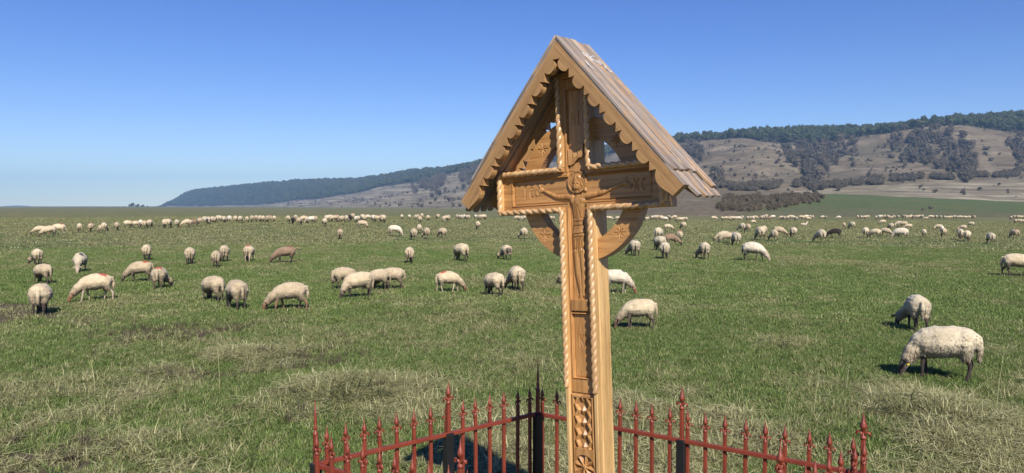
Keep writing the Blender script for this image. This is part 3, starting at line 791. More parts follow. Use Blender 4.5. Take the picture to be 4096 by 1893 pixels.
def sheep_mesh(name, pose, vox, shag=1.0, seed=0):
    wool, skin = sheep_prims(pose)
    bm = bmesh.new(); bmesh.ops.create_icosphere(bm, subdivisions=2, radius=1)
    sv = np.array([v.co[:] for v in bm.verts]); sf = np.array([[v.index for v in f.verts] for f in bm.faces]); bm.free()
    V = []; F = []
    for k, (x, y, z, r) in enumerate(wool + skin):
        V.append(sv * r + (x, y, z)); F.append(sf + k * len(sv))
    me = mesh_np(name + '_raw', np.concatenate(V), np.concatenate(F))
    o = bpy.data.objects.new(name + '_raw', me); COL.objects.link(o)
    md = o.modifiers.new('r', 'REMESH'); md.mode = 'VOXEL'; md.voxel_size = vox
    sm = o.modifiers.new('s', 'SMOOTH'); sm.factor = 0.5; sm.iterations = 2
    dg = bpy.context.evaluated_depsgraph_get(); dg.update()
    out = bpy.data.meshes.new_from_object(o.evaluated_get(dg), preserve_all_data_layers=False, depsgraph=dg)
    bpy.data.objects.remove(o); bpy.data.meshes.remove(me)
    out.name = name
    nv = len(out.vertices); co = np.empty(nv * 3, dtype=np.float32); out.vertices.foreach_get('co', co); co = co.reshape(-1, 3).astype(float)
    no = np.empty(nv * 3, dtype=np.float32); out.vertices.foreach_get('normal', no); no = no.reshape(-1, 3).astype(float)
    def dist(pr):
        pr = np.array(pr); d = np.full(nv, 9.0)
        for p in pr: d = np.minimum(d, np.sqrt(((co - p[:3]) ** 2).sum(1)) - p[3])
        return d
    dw, ds = dist(wool), dist(skin)
    sk = np.clip(0.5 + (dw - ds) / 0.024, 0, 1)
    def n3(sc, sd):                                            # cheap 3-D noise from three planes
        a = vnoise(co[:, 0] * sc + 7, co[:, 2] * sc + 3, sd); b = vnoise(co[:, 1] * sc + 1, co[:, 2] * sc * 1.1 - 5, sd + 3); c = vnoise(co[:, 0] * sc - 2, co[:, 1] * sc + 9, sd + 6)
        return (a + b + c) / 3 * 2 - 1
    disp = (n3(6, seed) * 0.016 + n3(15, seed + 20) * 0.018 + n3(34, seed + 40) * 0.008) * shag * (1 - sk)
    low = (1 - ss(co[:, 2], 0.28, 0.45)) * (1 - sk)
    co = co + no * disp[:, None]
    co[:, 2] -= low * np.clip(n3(26, seed + 60), 0, 1) * 0.035 * shag
    out.vertices.foreach_set('co', co.astype(np.float32).ravel())
    attr(out, 'skin', sk)
    out.polygons.foreach_set('use_smooth', [True] * len(out.polygons))
    out.update()
    return out, co, no, sk

def fleece_mesh(name, co, no, sk, n, seed, ln=0.030):
    r = np.random.default_rng(seed)
    idx = np.where((sk < 0.15) & (co[:, 2] < 0.60 + 0.05 * np.sin(co[:, 0] * 40)))[0]; idx = r.choice(idx, n)
    p = co[idx]; nn = no[idx]
    down = np.array([0, 0, -1.0])
    d = nn * r.uniform(0.15, 0.45, (n, 1)) + down * r.uniform(0.5, 1.1, (n, 1)) + r.normal(0, 0.25, (n, 3))
    d /= np.linalg.norm(d, axis=1)[:, None]
    side = np.cross(d, nn); side /= np.linalg.norm(side, axis=1)[:, None] + 1e-6
    L = r.uniform(0.5, 1.3, (n, 1)) * ln * (1 + 0.8 * (p[:, 2:3] < 0.42)); w = r.uniform(0.006, 0.012, (n, 1))
    b = p - nn * 0.003
    curl = r.normal(0, 0.006, (n, 3))
    V = np.stack([b - side * w, b + side * w, b + d * L * .55 + curl + side * w * .8, b + d * L * .55 + curl - side * w * .8, b + d * L + curl * .2 + down * L * .25], 1).reshape(-1, 3)
    k = np.arange(n)[:, None] * 5
    F = np.concatenate([k + [0, 1, 2], k + [0, 2, 3], k + [3, 2, 4]], 0)
    me = mesh_np(name, V, F)
    attr(me, 'skin', np.zeros(len(V)))
    me.normals_split_custom_set_from_vertices([tuple(q) for q in np.repeat(nn, 5, axis=0)])
    return me

POSES = {
 'graze': dict(),
 'graze_step': dict(front=(0.10, -0.08), hind=(-0.09, 0.08), head=(0.03, 0.03)),
 'graze_left': dict(head=(-0.05, 0.20), front=(-0.02, 0.05), hind=(0.05, -0.05)),
 'graze_right': dict(head=(-0.05, -0.20), front=(0.06, -0.03), hind=(-0.07, 0.04)),
 'thin': dict(head=(0.02, -0.05), front=(0.07, -0.05), hind=(0.02, -0.08), fat=0.92),
 'fat': dict(head=(-0.06, 0.06), fat=1.06, hind=(0.02, -0.02)),
 'tail': dict(head=(0.02, 0.03), tail=True, hind=(0.10, 0.06), fat=0.95),
 'lying': dict(lying=True, up=True),
}
NEAR = {}; FAR = {}
for i, (k, p) in enumerate(POSES.items()):
    if k != 'lying':
        me, co, no, sk = sheep_mesh('sheep_body_' + k, p, 0.0155, 1.0, 10 * i)
        me.materials.append(SM['cream'])
        fl = fleece_mesh('sheep_fleece_' + k, co, no, sk, 5200, i, 0.015); fl.materials.append(SM['cream'])
        NEAR[k] = (me, fl)
    if k != 'tail':
        me, co, no, sk = sheep_mesh('sheep_far_' + k, p, 0.030, 0.8, 10 * i + 5)
        me.materials.append(SM['cream']); FAR[k] = me

def set_mat(o, m):
    o.material_slots[0].link = 'OBJECT'; o.material_slots[0].material = m

def sheep(px, py, hpx, yaw, wool, label, group='sheep grazing across the meadow', pose=None, name='sheep'):
    """px, py: where the feet stand; hpx: height in photo pixels; yaw: 0 faces right, 90 away, 180 left, 270 to the camera"""
    p = place(px, py)
    base = 0.27 + 0.27 if pose == 'lying' else 0.70
    h = hpx * p.y / FOC
    h = min(max(h, 0.56), 0.90) if pose != 'lying' else 0.45
    near = hpx >= 62
    if 55 < yaw < 158: yaw = 90 + (yaw - 90) * 0.62
    elif 230 < yaw < 300: yaw = 270 + (yaw - 270) * 0.5
    if pose is None: pose = random.choice(['graze', 'graze_step', 'graze_left', 'graze_right', 'thin', 'fat'])
    s = h / base
    rz = R(yaw) + math.atan2(-p.x, p.y)
    if near:
        o = empty(name, (p.x, p.y, p.z), rz)
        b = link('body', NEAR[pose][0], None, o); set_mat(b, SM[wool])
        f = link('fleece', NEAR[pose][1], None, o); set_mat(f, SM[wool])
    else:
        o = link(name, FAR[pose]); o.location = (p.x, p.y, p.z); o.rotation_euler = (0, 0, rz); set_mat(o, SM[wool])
    o.scale = (s * random.uniform(0.93, 1.05), s * random.uniform(0.93, 1.08), s)
    if near and hpx > 95 and pose != 'thin':
        pass
    o.location.z -= 0.008
    prop(o, label, 'sheep', group)
    return o

near_sheep = [
 # left part
 (164, 1258, 128, 78, 'cream', 'fat', 'plump cream sheep seen from behind beside the mud patch at far left'),
 (168, 1138, 86, 150, 'buff', 'graze_right', 'buff sheep standing directly behind the plump one at far left'),
 (149, 1062, 70, 100, 'cream', 'graze_left', 'farthest of the three sheep lined up at the left edge'),
 (319, 1092, 83, 248, 'grey_blackspot', 'graze_step', 'pale grey sheep with a black patch on its shoulder'),
 (376, 1206, 114, 184, 'cream_red', 'graze_step', 'cream sheep with a large red rump mark, head down facing left'),
 (556, 1130, 88, 176, 'buff_red', 'graze', 'buff sheep with a small red back mark grazing left beside another'),
 (641, 1157, 93, 70, 'buff_red', 'graze_right', 'red marked sheep seen from behind overlapping the buff one'),
 (587, 1043, 69, 85, 'cream', 'thin', 'single cream sheep seen from behind above the red marked pair'),
 (761, 1060, 73, 82, 'cream', 'graze', 'lone cream sheep from behind left of the close pair'),
 (864, 1070, 72, 88, 'buff', 'thin', 'front sheep of the close buff pair seen from behind'),
 (900, 1050, 72, 80, 'buff', 'graze_left', 'rear sheep of the close buff pair seen from behind'),
 (999, 1048, 70, 65, 'cream_red', 'graze_left', 'cream sheep with a red blotch beside the brown one'),
 (1138, 1054, 71, 185, 'tan_red', 'tail', 'brown sheep with its tail lifted and a red rump'),
 (847, 1208, 109, 148, 'buff', 'graze_right', 'buff sheep grazing away at the left of the big front trio'),
 (944, 1239, 125, 122, 'buff', 'graze', 'tall buff sheep in the middle of the big front trio'),
 (1152, 1244, 118, 178, 'buff_redface', 'graze_step', 'buff sheep with a red brown face in full side view'),
 # centre
 (1386, 1157, 92, 25, 'buff', 'graze_right', 'buff sheep half hidden behind the woolly one, dark legs at left'),
 (1562, 1158, 91, 165, 'buff', 'graze', 'rightmost sheep of the tight cluster of four'),
 (1508, 1162, 89, 172, 'buff', 'graze_left', 'buff sheep in the middle of the tight cluster of four'),
 (1426, 1195, 110, 200, 'cream', 'fat', 'woolly cream sheep in front of the tight cluster of four'),
 (1638, 1055, 71, 92, 'cream', 'thin', 'cream sheep from behind, above the gap right of the cluster'),
 (1841, 1048, 77, 150, 'cream', 'graze_right', 'cream sheep facing left away, above the red marked side view one'),
 (2024, 1043, 66, 118, 'dark_rump', 'graze_left', 'cream sheep with a dark dirty rump left of the cross'),
 (1799, 1172, 90, 3, 'cream_red', 'graze_step', 'cream sheep with a red rump spot facing right, head down'),
 (1972, 1186, 100, 152, 'cream', 'graze_right', 'cream sheep facing left with a dark head, left of the cross'),
 (2066, 1163, 104, 108, 'cream', 'graze_left', 'woolly cream sheep from behind, nearest the cross on its left'),
 (2296, 1140, 90, 176, 'cream', 'graze', 'sheep hidden behind the cross post, only its head showing left'),
 (2472, 1176, 101, 356, 'cream_band', 'graze', 'white sheep with a dark band, coming out from behind the cross'),
 (2549, 1318, 128, 183, 'cream_blue', 'graze', 'large cream sheep with a blue grey back mark right of the cross'),
 # right
 (2537, 1026, 69, 112, 'grey_spot', 'graze_left', 'cream sheep with a grey back spot under the cross ring'),
 (2636, 1005, 63, 155, 'grey', 'graze_right', 'grey cream sheep grazing left at the front of the mixed group'),
 (2660, 1038, 75, 88, 'grey_spot', 'thin', 'spotted sheep from behind, lowest of the mixed group'),
 (2816, 1038, 72, 110, 'grey', 'graze_left', 'greyish sheep standing alone in front of the middle flock'),
 (3017, 1046, 79, 338, 'white', 'graze_step', 'white sheep walking right with its head down'),
 (3663, 1325, 154, 112, 'grey', 'graze_left', 'large woolly sheep from behind, above the nearest one at right'),
 (3757, 1517, 222, 184, 'grey', 'fat', 'nearest and largest sheep, thick curly fleece, yellow ear tag'),
 (4078, 1108, 95, 2, 'cream', 'graze_step', 'cream sheep cut off by the right edge of the picture'),
]
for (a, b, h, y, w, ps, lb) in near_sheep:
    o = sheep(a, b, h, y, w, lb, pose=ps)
    if 'ear tag' in lb:
        # two yellow ear tags hanging from the ears
        for s in (1,):
            mb = MB(); mb.box(0.35, 0.38, s * 0.165 + 0.045, s * 0.165 + 0.052, 0.195, 0.218)
            mb.build('ear_tag', M_tag, o, 0.002)

# middle distance sheep, each with its own words
mid = [
 (157, 940, 38, 180, 'cream', 'leftmost sheep of the far left trio, facing left'), (194, 949, 48, 200, 'cream', 'front sheep of the far left trio'), (231, 941, 47, 170, 'cream_red', 'red marked sheep at the right of the far left trio'),
 (318, 929, 36, 95, 'cream', 'small sheep alone between the far left trio and the red rumped one'), (364, 928, 37, 90, 'buff_red', 'small sheep with a red rump seen from behind at far left'),
 (403, 932, 33, 95, 'buff', 'shorter sheep of the overlapping pair in the far left row'), (417, 926, 37, 85, 'cream', 'taller sheep of the overlapping pair in the far left row'), (466, 922, 34, 110, 'buff', 'buff sheep alone right of the overlapping pair in the far left row'),
 (1361, 957, 43, 88, 'buff_red', 'lone buff sheep from behind below the dense row'), (1453, 915, 35, 340, 'buff', 'sheep with its head to the right just under the dense row'),
 (1583, 946, 47, 355, 'white', 'bright white sheep in side view facing right in mid field'), (1654, 961, 48, 105, 'buff', 'orange tinted sheep from behind left of a pair'),
 (1678, 934, 38, 85, 'cream', 'sheep standing behind the orange tinted one'), (1707, 955, 46, 100, 'buff', 'buff sheep from behind right of the orange tinted one'), (1768, 952, 42, 155, 'buff', 'buff sheep grazing left, rightmost of the small mid field group'),
 (1911, 918, 34, 100, 'cream', 'small lone sheep left of the cross arm'), (2095, 956, 46, 112, 'cream', 'cream sheep showing just left of the ring of the cross'),
 (2636, 965, 60, 60, 'grey', 'sheep at the back of the mixed group right of the ring'), (2687, 985, 52, 30, 'tan_red', 'brown sheep with a red mark inside the mixed group'), (2718, 968, 47, 95, 'buff_red', 'red rumped sheep from behind, right end of the mixed group'),
 (2675, 925, 30, 350, 'cream', 'cream sheep facing right above the mixed group'), (2732, 918, 31, 140, 'cream', 'cream sheep facing left away above the mixed group'),
 (2890, 970, 47, 175, 'cream', 'left sheep of the grazing trio in mid field right'), (2908, 974, 46, 185, 'buff', 'middle sheep of the grazing trio in mid field right'), (2943, 984, 58, 118, 'grey_spot', 'grey marked sheep at the right of the grazing trio'),
 (2968, 927, 36, 120, 'grey', 'grey sheep left of the red marked one in the upper pair'), (2992, 930, 37, 95, 'buff_red', 'red marked sheep of the upper pair'), (3015, 898, 18, 30, 'cream', 'little sheep above the upper pair'),
 (3038, 961, 58, 125, 'cream', 'front sheep of the pair grazing left in mid field'), (3056, 948, 48, 80, 'buff', 'rear sheep of the pair grazing left in mid field'), (3096, 964, 47, 110, 'buff', 'sheep with pale legs right of the left grazing pair'),
 (3120, 947, 42, 340, 'buff', 'buff sheep with its head low to the right'), (3172, 951, 44, 112, 'grey', 'grey sheep from behind with a dark head, standing alone'),
 (3282, 971, 55, 130, 'grey', 'grey sheep with dark head directly left of the black one'), (3336, 953, 41, 182, 'black', 'black sheep on the right half of the meadow'),
 (3375, 915, 26, 95, 'buff_red', 'reddish small sheep left of a grey one'), (3406, 917, 30, 140, 'grey', 'small grey sheep right of the reddish one'),
 (3463, 951, 43, 85, 'grey', 'sheep at the left end of the middle right cluster'), (3498, 954, 41, 160, 'cream', 'second sheep from the left in the middle right cluster'), (3545, 947, 37, 330, 'buff', 'buff sheep with its head to the right in the middle right cluster'),
 (3598, 960, 49, 165, 'white', 'whitest sheep in front of the middle right cluster'), (3612, 950, 40, 100, 'grey', 'sheep hidden behind the whitest one'), (3562, 920, 28, 150, 'grey', 'grey sheep behind the middle right cluster, at its left'),
 (3594, 909, 25, 180, 'cream', 'left sheep of the overlapping pair behind the cluster'), (3611, 911, 26, 170, 'buff', 'right sheep of the overlapping pair behind the cluster'), (3631, 919, 24, 178, 'cream', 'sheep in side view right of the overlapping pair'),
 (3529, 900, 21, 182, 'cream', 'cream sheep facing left just below the distant line'), (3695, 949, 34, 100, 'grey', 'lone small sheep from behind in the right meadow'),
 (3752, 921, 24, 175, 'dark_rump', 'dark headed sheep at the back of the right trio'), (3767, 935, 34, 90, 'white', 'white sheep in the middle of the right trio'), (3776, 950, 39, 80, 'buff', 'front sheep of the right trio'),
 (3849, 926, 27, 160, 'cream', 'small sheep behind the tight right pair'), (3841, 960, 47, 100, 'grey', 'left sheep of the tight right pair'), (3869, 967, 47, 82, 'cream', 'right sheep of the tight right pair'),
 (3883, 908, 20, 160, 'grey', 'small sheep facing left above the tight right pair'), (3961, 976, 47, 122, 'grey', 'grey sheep from behind grazing alone near the right edge'), (4057, 955, 40, 150, 'buff_red', 'red backed sheep near the right edge of the meadow'),
 (1172, 898, 29, 90, 'black', 'black sheep in the left row'), (1400, 886, 28, 85, 'black', 'black sheep inside the dense row left of the cross'),
]
for (a, b, h, y, w, lb) in mid:
    sheep(a, b, h, y, w, lb)
sheep(3216, 905, 14, 10, 'white', 'white sheep lying on the grass with its head raised', pose='lying')

# the distant rows: (x, feet, height, wool)
def row(items, label, group, yaws=(90, 80, 100, 110, 75, 95, 85, 120, 200, 20, 60)):
    made = []
    for it in items:
        x, y, h = it[:3]
        wl = it[3] if len(it) > 3 else random.choice(['cream', 'cream', 'buff', 'grey', 'white', 'cream'])
        yaw = random.choice(yaws)
        o = sheep(x, y, h, yaw, wl, label, group); made.append((o, wl))
    made.sort(key=lambda q: q[0].location.x / q[0].location.y)
    for k, (o, wl) in enumerate(made):
        tone = {'cream': 'cream', 'buff': 'buff', 'grey': 'greyish', 'white': 'whitish', 'cream_red': 'red marked', 'buff_red': 'red marked', 'tan_red': 'brownish', 'grey_spot': 'spotted'}[wl]
        o['label'] = '%s sheep, %s from the left %s' % (tone, ordinal(k + 1), label)
row([(516, 914, 33), (539, 913, 30), (563, 910, 33), (580, 914, 33), (601, 913, 36)], 'in the bunch of five at far left', 'bunch of five sheep at the start of the left row')
row([(659, 913, 38), (675, 913, 39), (709, 911, 34), (747, 911, 36, 'cream_red'), (775, 909, 34, 'tan_red'), (798, 904, 34, 'buff_red'), (821, 900, 36, 'grey_spot'), (836, 898, 32), (848, 895, 30), (858, 894, 28)],
    'in the uneven left row', 'uneven left row of sheep')
row([(870, 891, 30), (882, 891, 30), (893, 893, 29), (917, 893, 31), (942, 892, 30), (962, 892, 29), (989, 890, 25), (1008, 890, 29), (1025, 889, 28), (1040, 890, 29), (1050, 890, 28), (1070, 891, 29), (1080, 891, 31, 'buff_red'), (1097, 890, 27)],
    'in the straight middle of the left row', 'straight middle of the left row of sheep')
row([(1153, 890, 29), (1183, 886, 27), (1198, 903, 34), (1213, 892, 30, 'cream_red'), (1229, 895, 28), (1240, 894, 29), (1255, 892, 29), (1262, 890, 26)],
    'in the bunch around the left black sheep', 'bunch of sheep round the black one')
row([(1297, 905, 33), (1307, 888, 28), (1316, 889, 30), (1327, 889, 28), (1336, 889, 29, 'buff_red'), (1346, 888, 30, 'cream_red'), (1363, 890, 27), (1372, 889, 28), (1386, 890, 30), (1412, 882, 30, 'buff_red'), (1424, 891, 28), (1434, 890, 28), (1449, 886, 30), (1457, 888, 27),
     (1474, 884, 26), (1492, 888, 29), (1503, 889, 29), (1514, 889, 28, 'cream_red'), (1527, 890, 32), (1536, 894, 36)],
    'in the dense row left of the cross', 'dense row of sheep left of the cross')
row([(1608, 879, 22), (1637, 878, 20), (1663, 880, 22), (1673, 879, 22), (1688, 877, 24), (1679, 892, 27), (1713, 885, 25), (1751, 878, 22), (1774, 891, 27, 'cream_red'), (1783, 887, 26), (1793, 886, 27), (1829, 878, 21), (1838, 879, 20), (1847, 880, 21), (1857, 879, 22), (1866, 880, 20), (1875, 880, 21),
     (1902, 877, 19), (1911, 878, 19), (1922, 881, 24, 'cream_red'), (1931, 881, 24), (1941, 880, 22), (2066, 884, 22), (2076, 884, 20), (2086, 885, 21), (2098, 884, 22), (2190, 884, 18), (2205, 884, 20), (2215, 884, 20)],
    'in the thin row just left of the cross', 'thin far row of sheep left of the cross')
row([(2426, 882, 18), (2442, 883, 18), (2469, 883, 18), (2583, 886, 18), (2593, 884, 18), (2606, 882, 20), (2617, 881, 20), (2628, 880, 20), (2641, 881, 20), (2652, 885, 20), (2662, 886, 19), (2674, 874, 13), (2684, 883, 18), (2697, 878, 17), (2712, 889, 20), (2722, 888, 19), (2733, 888, 20), (2745, 888, 20)],
    'in the row just right of the cross', 'far row of sheep just right of the cross', (180, 170, 190, 0, 150, 90, 110, 20, 130))
row([(2858, 883, 19), (2888, 883, 18), (2898, 883, 17), (2909, 883, 18), (2920, 882, 18), (2930, 883, 18), (2941, 883, 18), (2957, 883, 18), (2967, 881, 19), (2990, 882, 17), (2999, 881, 17), (3012, 882, 18), (3023, 881, 19), (3045, 880, 18), (3054, 879, 19), (3063, 877, 20), (3070, 883, 17, 'tan_red'), (3090, 878, 18),
     (3124, 881, 18), (3135, 882, 18), (3150, 882, 19), (3160, 880, 20), (3172, 881, 20), (3184, 884, 18)],
    'in the far line below the thicket', 'far line of sheep below the thicket', (180, 170, 190, 0, 150, 90, 110, 20, 130))
row([(3206, 878, 17), (3217, 878, 17), (3228, 877, 18), (3240, 878, 18), (3251, 877, 16), (3234, 883, 16), (3288, 877, 15), (3304, 876, 13), (3353, 878, 15), (3431, 877, 16), (3444, 877, 15), (3456, 877, 15), (3468, 877, 16)],
    'in the broken line below the green slope', 'broken far line of sheep below the green slope', (180, 170, 190, 0, 150, 90, 110, 20, 130))
row([(3504, 880, 18), (3515, 878, 18), (3526, 877, 18), (3538, 877, 19), (3550, 878, 18), (3562, 880, 16), (3574, 876, 16), (3592, 875, 14)] + [(3614 + 10.5 * k, 875 + (k % 3), 16 + (k % 2)) for k in range(8)] + [(3702, 882, 15)] +
    [(3721, 875, 15), (3731, 875, 14), (3744, 876, 15), (3762, 876, 14), (3778, 876, 13), (3790, 877, 13), (3802, 876, 13), (3815, 876, 15), (3826, 876, 14), (3838, 876, 14), (3848, 876, 13), (3862, 877, 14), (3874, 877, 14), (3895, 877, 15)],
    'in the long far line at right', 'long dense far line of sheep at right', (180, 170, 190, 0, 150, 90, 110, 20, 130))
row([(4043, 879, 15), (4054, 877, 16), (4069, 876, 15), (4084, 876, 14), (4094, 876, 14), (4060, 894, 17), (4071, 893, 16), (4082, 894, 18), (4094, 895, 18)], 'in the far bunch at the right edge', 'last bunch of sheep at the right edge', (180, 170, 190, 0, 150, 90, 110, 20, 130))

# dark clods of dung and earth on the grass
clod = []
for k in range(3):
    bm = bmesh.new(); bmesh.ops.create_icosphere(bm, subdivisions=2, radius=1)
    for v in bm.verts:
        v.co *= 1 + 0.5 * noise.noise(v.co * 1.7 + Vector((k * 9, 0, 0))); v.co.z *= 0.6
    me = bpy.data.meshes.new('clod'); bm.to_mesh(me); bm.free(); clod.append(me)
M_clod = paint('dark_earth', (0.035, 0.027, 0.02), 0.95, None, 1.0, 20)
for me in clod: me.materials.append(M_clod)
cl = [(105, 943), (290, 931), (345, 932), (626, 915), (655, 906), (638, 907), (760, 911), (774, 919), (805, 912), (878, 904), (970, 895), (1002, 901), (1057, 900), (1077, 903), (1103, 897), (1132, 896), (1157, 896), (1245, 901), (1236, 957), (1254, 958), (1277, 958), (1317, 954), (1330, 954), (1182, 977),
      (1318, 955), (1328, 954), (1373, 899), (1467, 939), (1477, 934), (1516, 905), (1548, 877), (1530, 930), (1786, 890), (1856, 886), (1878, 885), (1830, 917), (1850, 918), (1940, 933), (1954, 930), (1968, 925), (2035, 926), (1996, 930), (1847, 938), (1835, 944), (3396, 931), (3645, 968), (3688, 969), (3740, 967), (3775, 968), (3640, 951), (2756, 967), (2830, 954)]
clods = {'left': [], 'right': []}
for (a, b) in cl:
    p = place(a, b); s = p.y / FOC * random.uniform(3.0, 5.0)
    o = link('earth_clod', random.choice(clod)); o.location = p + Vector((0, 0, s * 0.3)); o.scale = (s, s, s); o.rotation_euler[2] = random.uniform(0, 6)
    side = 'left' if a < 2300 else 'right'
    prop(o, 'clod', 'clod', 'dark clods on the grass %s of the cross' % side); clods[side].append(o)
for side in clods: number_row(clods[side], 'dark clod on the grass, # from the left on the %s of the cross' % side)

# ------------------------------------------------------------------ iron fence round the cross
RZ = 0.90
LB = ray(2150, 1648, RZ); LL = ray(1256, 1851, RZ); RR_ = ray(3458, 1890, RZ)
for v in (LB, LL, RR_): v.z = 0
FR = LL + RR_ - LB
fence = empty('fence', ((LB + FR) / 2)); prop(fence, 'red painted iron picket fence with spear tips and black corner posts round the cross', 'fence')
fc = Vector(fence.location)

def spear_mb(M, s=1.0, needle=False):
    """a flat cast leaf point over two curled side leaves and a collar"""
    mb = MB()
    mb.lathe([(0.0115 * s, 0.0), (0.0125 * s, 0.004 * s), (0.0125 * s, 0.010 * s), (0.007 * s, 0.016 * s), (0.0055 * s, 0.030 * s)], 8, M)
    if needle:
        mb.lathe([(0.0085 * s, 0.026 * s), (0.010 * s, 0.034 * s), (0.0055 * s, 0.045 * s), (0.0075 * s, 0.060 * s), (0.006 * s, 0.085 * s), (0.0015 * s, 0.155 * s)], 8, M)
        return mb
    mb.lathe([(w * s, z * s) for w, z in ((0.004, 0.022), (0.0055, 0.032), (0.009, 0.042), (0.0145, 0.052), (0.0150, 0.057), (0.0105, 0.072), (0.0055, 0.090), (0.0025, 0.106), (0.0006, 0.118))], 4, M)
    for sx in (1, -1):
        mb.tube([M @ Vector((sx * x * s, 0, z * s)) for x, z in ((0.002, 0.014), (0.008, 0.030), (0.015, 0.036), (0.0225, 0.032), (0.0255, 0.022), (0.0215, 0.015))], [0.006 * s, 0.0065 * s, 0.0065 * s, 0.006 * s, 0.0045 * s, 0.0025 * s], 6)
    return mb

def square_tube(mb, p0, p1, w, up=Vector((0, 0, 1))):
    d = (p1 - p0); L = d.length; d.normalize()
    a = d.cross(up)
    if a.length < 1e-3: a = Vector((1, 0, 0))
    a.normalize(); b = a.cross(d)
    M = Matrix((( *a,), (*b,), (*d,))).transposed().to_4x4(); M.translation = p0
    mb.box(-w / 2, w / 2, -w / 2, w / 2, 0, L, M)

I4 = Matrix.Identity(4)
PK_H = 0.955
mb = MB(); mb.box(-0.0095, 0.0095, -0.0095, 0.0095, 0.06, PK_H, I4); PICK = mb.mesh('picket', 0.0025)
PICK.materials.append(M_red)
SPEAR = spear_mb(I4).mesh('spear_tip', 0, True); SPEAR.materials.append(M_red)
mb = MB(); mb.box(-0.024, 0.024, -0.024, 0.024, -0.1, RZ - 0.004, I4); POST = mb.mesh('post', 0.003); POST.materials.append(M_black)
mb = MB(); mb.box(-0.0105, 0.0105, -0.0105, 0.0105, RZ - 0.003, 1.065, I4); RODM = mb.mesh('post_rod', 0.0025); RODM.materials.append(M_red)
mb = MB(); mb.box(-0.0105, 0.0105, -0.0105, 0.0105, RZ - 0.003, 1.04, I4); RODS = mb.mesh('post_rod', 0.0025); RODS.materials.append(M_red)
NEEDLE = spear_mb(I4, 1.15, True).mesh('needle_tip', 0, True); NEEDLE.materials.append(M_red)

def fence_side(A, B, n, e0=0.5, e1=0.5):
    d = (B - A); ang = math.atan2(d.y, d.x); nrm = Vector((-d.y, d.x, 0)).normalized()
    inward = nrm if nrm.dot(fc - A) > 0 else -nrm
    for k in range(1, n + 1):
        t = (e0 + k - 1) / (e0 + n - 1 + e1)
        p = A + d * t - fc + Vector((random.uniform(-.002, .002), random.uniform(-.002, .002), 0))
        o = link('picket', PICK, None, fence); o.location = p - inward * 0.018; o.rotation_euler = (R(random.uniform(-.4, .4)), R(random.uniform(-.5, .5)), ang)
        sp = link('spear_tip', SPEAR, None, o); sp.location = (0, 0, PK_H); sp.rotation_euler = (0, 0, R(random.uniform(-14, 14)))
    for z in (0.15, RZ - 0.011):
        mb = MB(); square_tube(mb, A + Vector((0, 0, z)) - fc + inward * 0.001, B + Vector((0, 0, z)) - fc + inward * 0.001, 0.022); mb.build('rail', M_red, fence, 0.002)
def fence_post(P, rod, tip, rz):
    o = link('post', POST, None, fence); o.location = P - fc; o.rotation_euler = (0, 0, rz)
    r = link('post_rod', rod, None, o)
    s = link('spear_tip' if tip is SPEAR else 'needle_tip', tip, None, o); s.location = (0, 0, 1.065 if rod is RODM else 1.04)
    if tip is SPEAR: s.scale = (1.25, 1.25, 1.1)
fence_side(LB, LL, 14, 0.4, 0.73); fence_side(LB, RR_, 18, 0.27, 0.54); fence_side(LL, FR, 18); fence_side(RR_, FR, 14)
aL = math.atan2((LL - LB).y, (LL - LB).x); aR = math.atan2((RR_ - LB).y, (RR_ - LB).x)
inw = lambda P: (fc - P).normalized() * 0.03
fence_post(LB + inw(LB) * 0.3, RODS, NEEDLE, aL); fence_post(LL + inw(LL) * 0.3, RODS, NEEDLE, aL); fence_post(RR_ + inw(RR_) * 0.3, RODM, SPEAR, aR)
fence_post(LB.lerp(LL, 0.452), RODM, SPEAR, aL); fence_post(LB.lerp(RR_, 0.505), RODM, SPEAR, aR)
fence_post(LL.lerp(FR, 0.5), RODM, SPEAR, aR); fence_post(RR_.lerp(FR, 0.5), RODM, SPEAR, aL); fence_post(FR + inw(FR) * 0.3, RODM, SPEAR, aR)

# ------------------------------------------------------------------ the carved cross
YA, PI_, RO = -0.6733, -0.0158, -0.0522
Rm = Matrix.Rotation(YA, 4, 'Z') @ Matrix.Rotation(RO, 4, 'Y') @ Matrix.Rotation(PI_, 4, 'X')
cross = bpy.data.objects.new('wayside_cross', None); COL.objects.link(cross)
BZ = 2.2
Mc = Matrix.Translation((0.3054, 3.75, 2.2)) @ Rm @ Matrix.Translation((0, 0, -BZ))
cross.matrix_world = Mc
prop(cross, 'carved oak wayside crucifix under a steep little gabled roof', 'cross')
def C(x, y, z): return Vector((x, y, z + BZ))          # cross coordinates, origin at the front middle of the arms

AL, AR, ZT, ZB, PW, TH = -0.480, 0.4754, 0.1917, -0.0246, 0.092, 0.129
DEP = 0.042
def cbox(name, mat, x0, x1, y0, y1, z0, z1, parent=cross, bev=0.002):
    mb = MB(); mb.box(x0, x1, y0, y1, z0 + BZ, z1 + BZ); return mb.build(name, mat, parent, bev)
mb = MB()
mb.box(-PW, PW, DEP, TH + 0.01, 0, 0.66 + BZ)
post = mb.build('post', M_post, cross, 0.003)
mb = MB(); mb.box(AL, -PW - .0005, DEP + .001, TH, ZB + BZ, ZT + BZ); mb.box(PW + .0005, AR, DEP + .001, TH, ZB + BZ, ZT + BZ)
beam = mb.build('crossbeam', M_woodX, cross, 0.003)
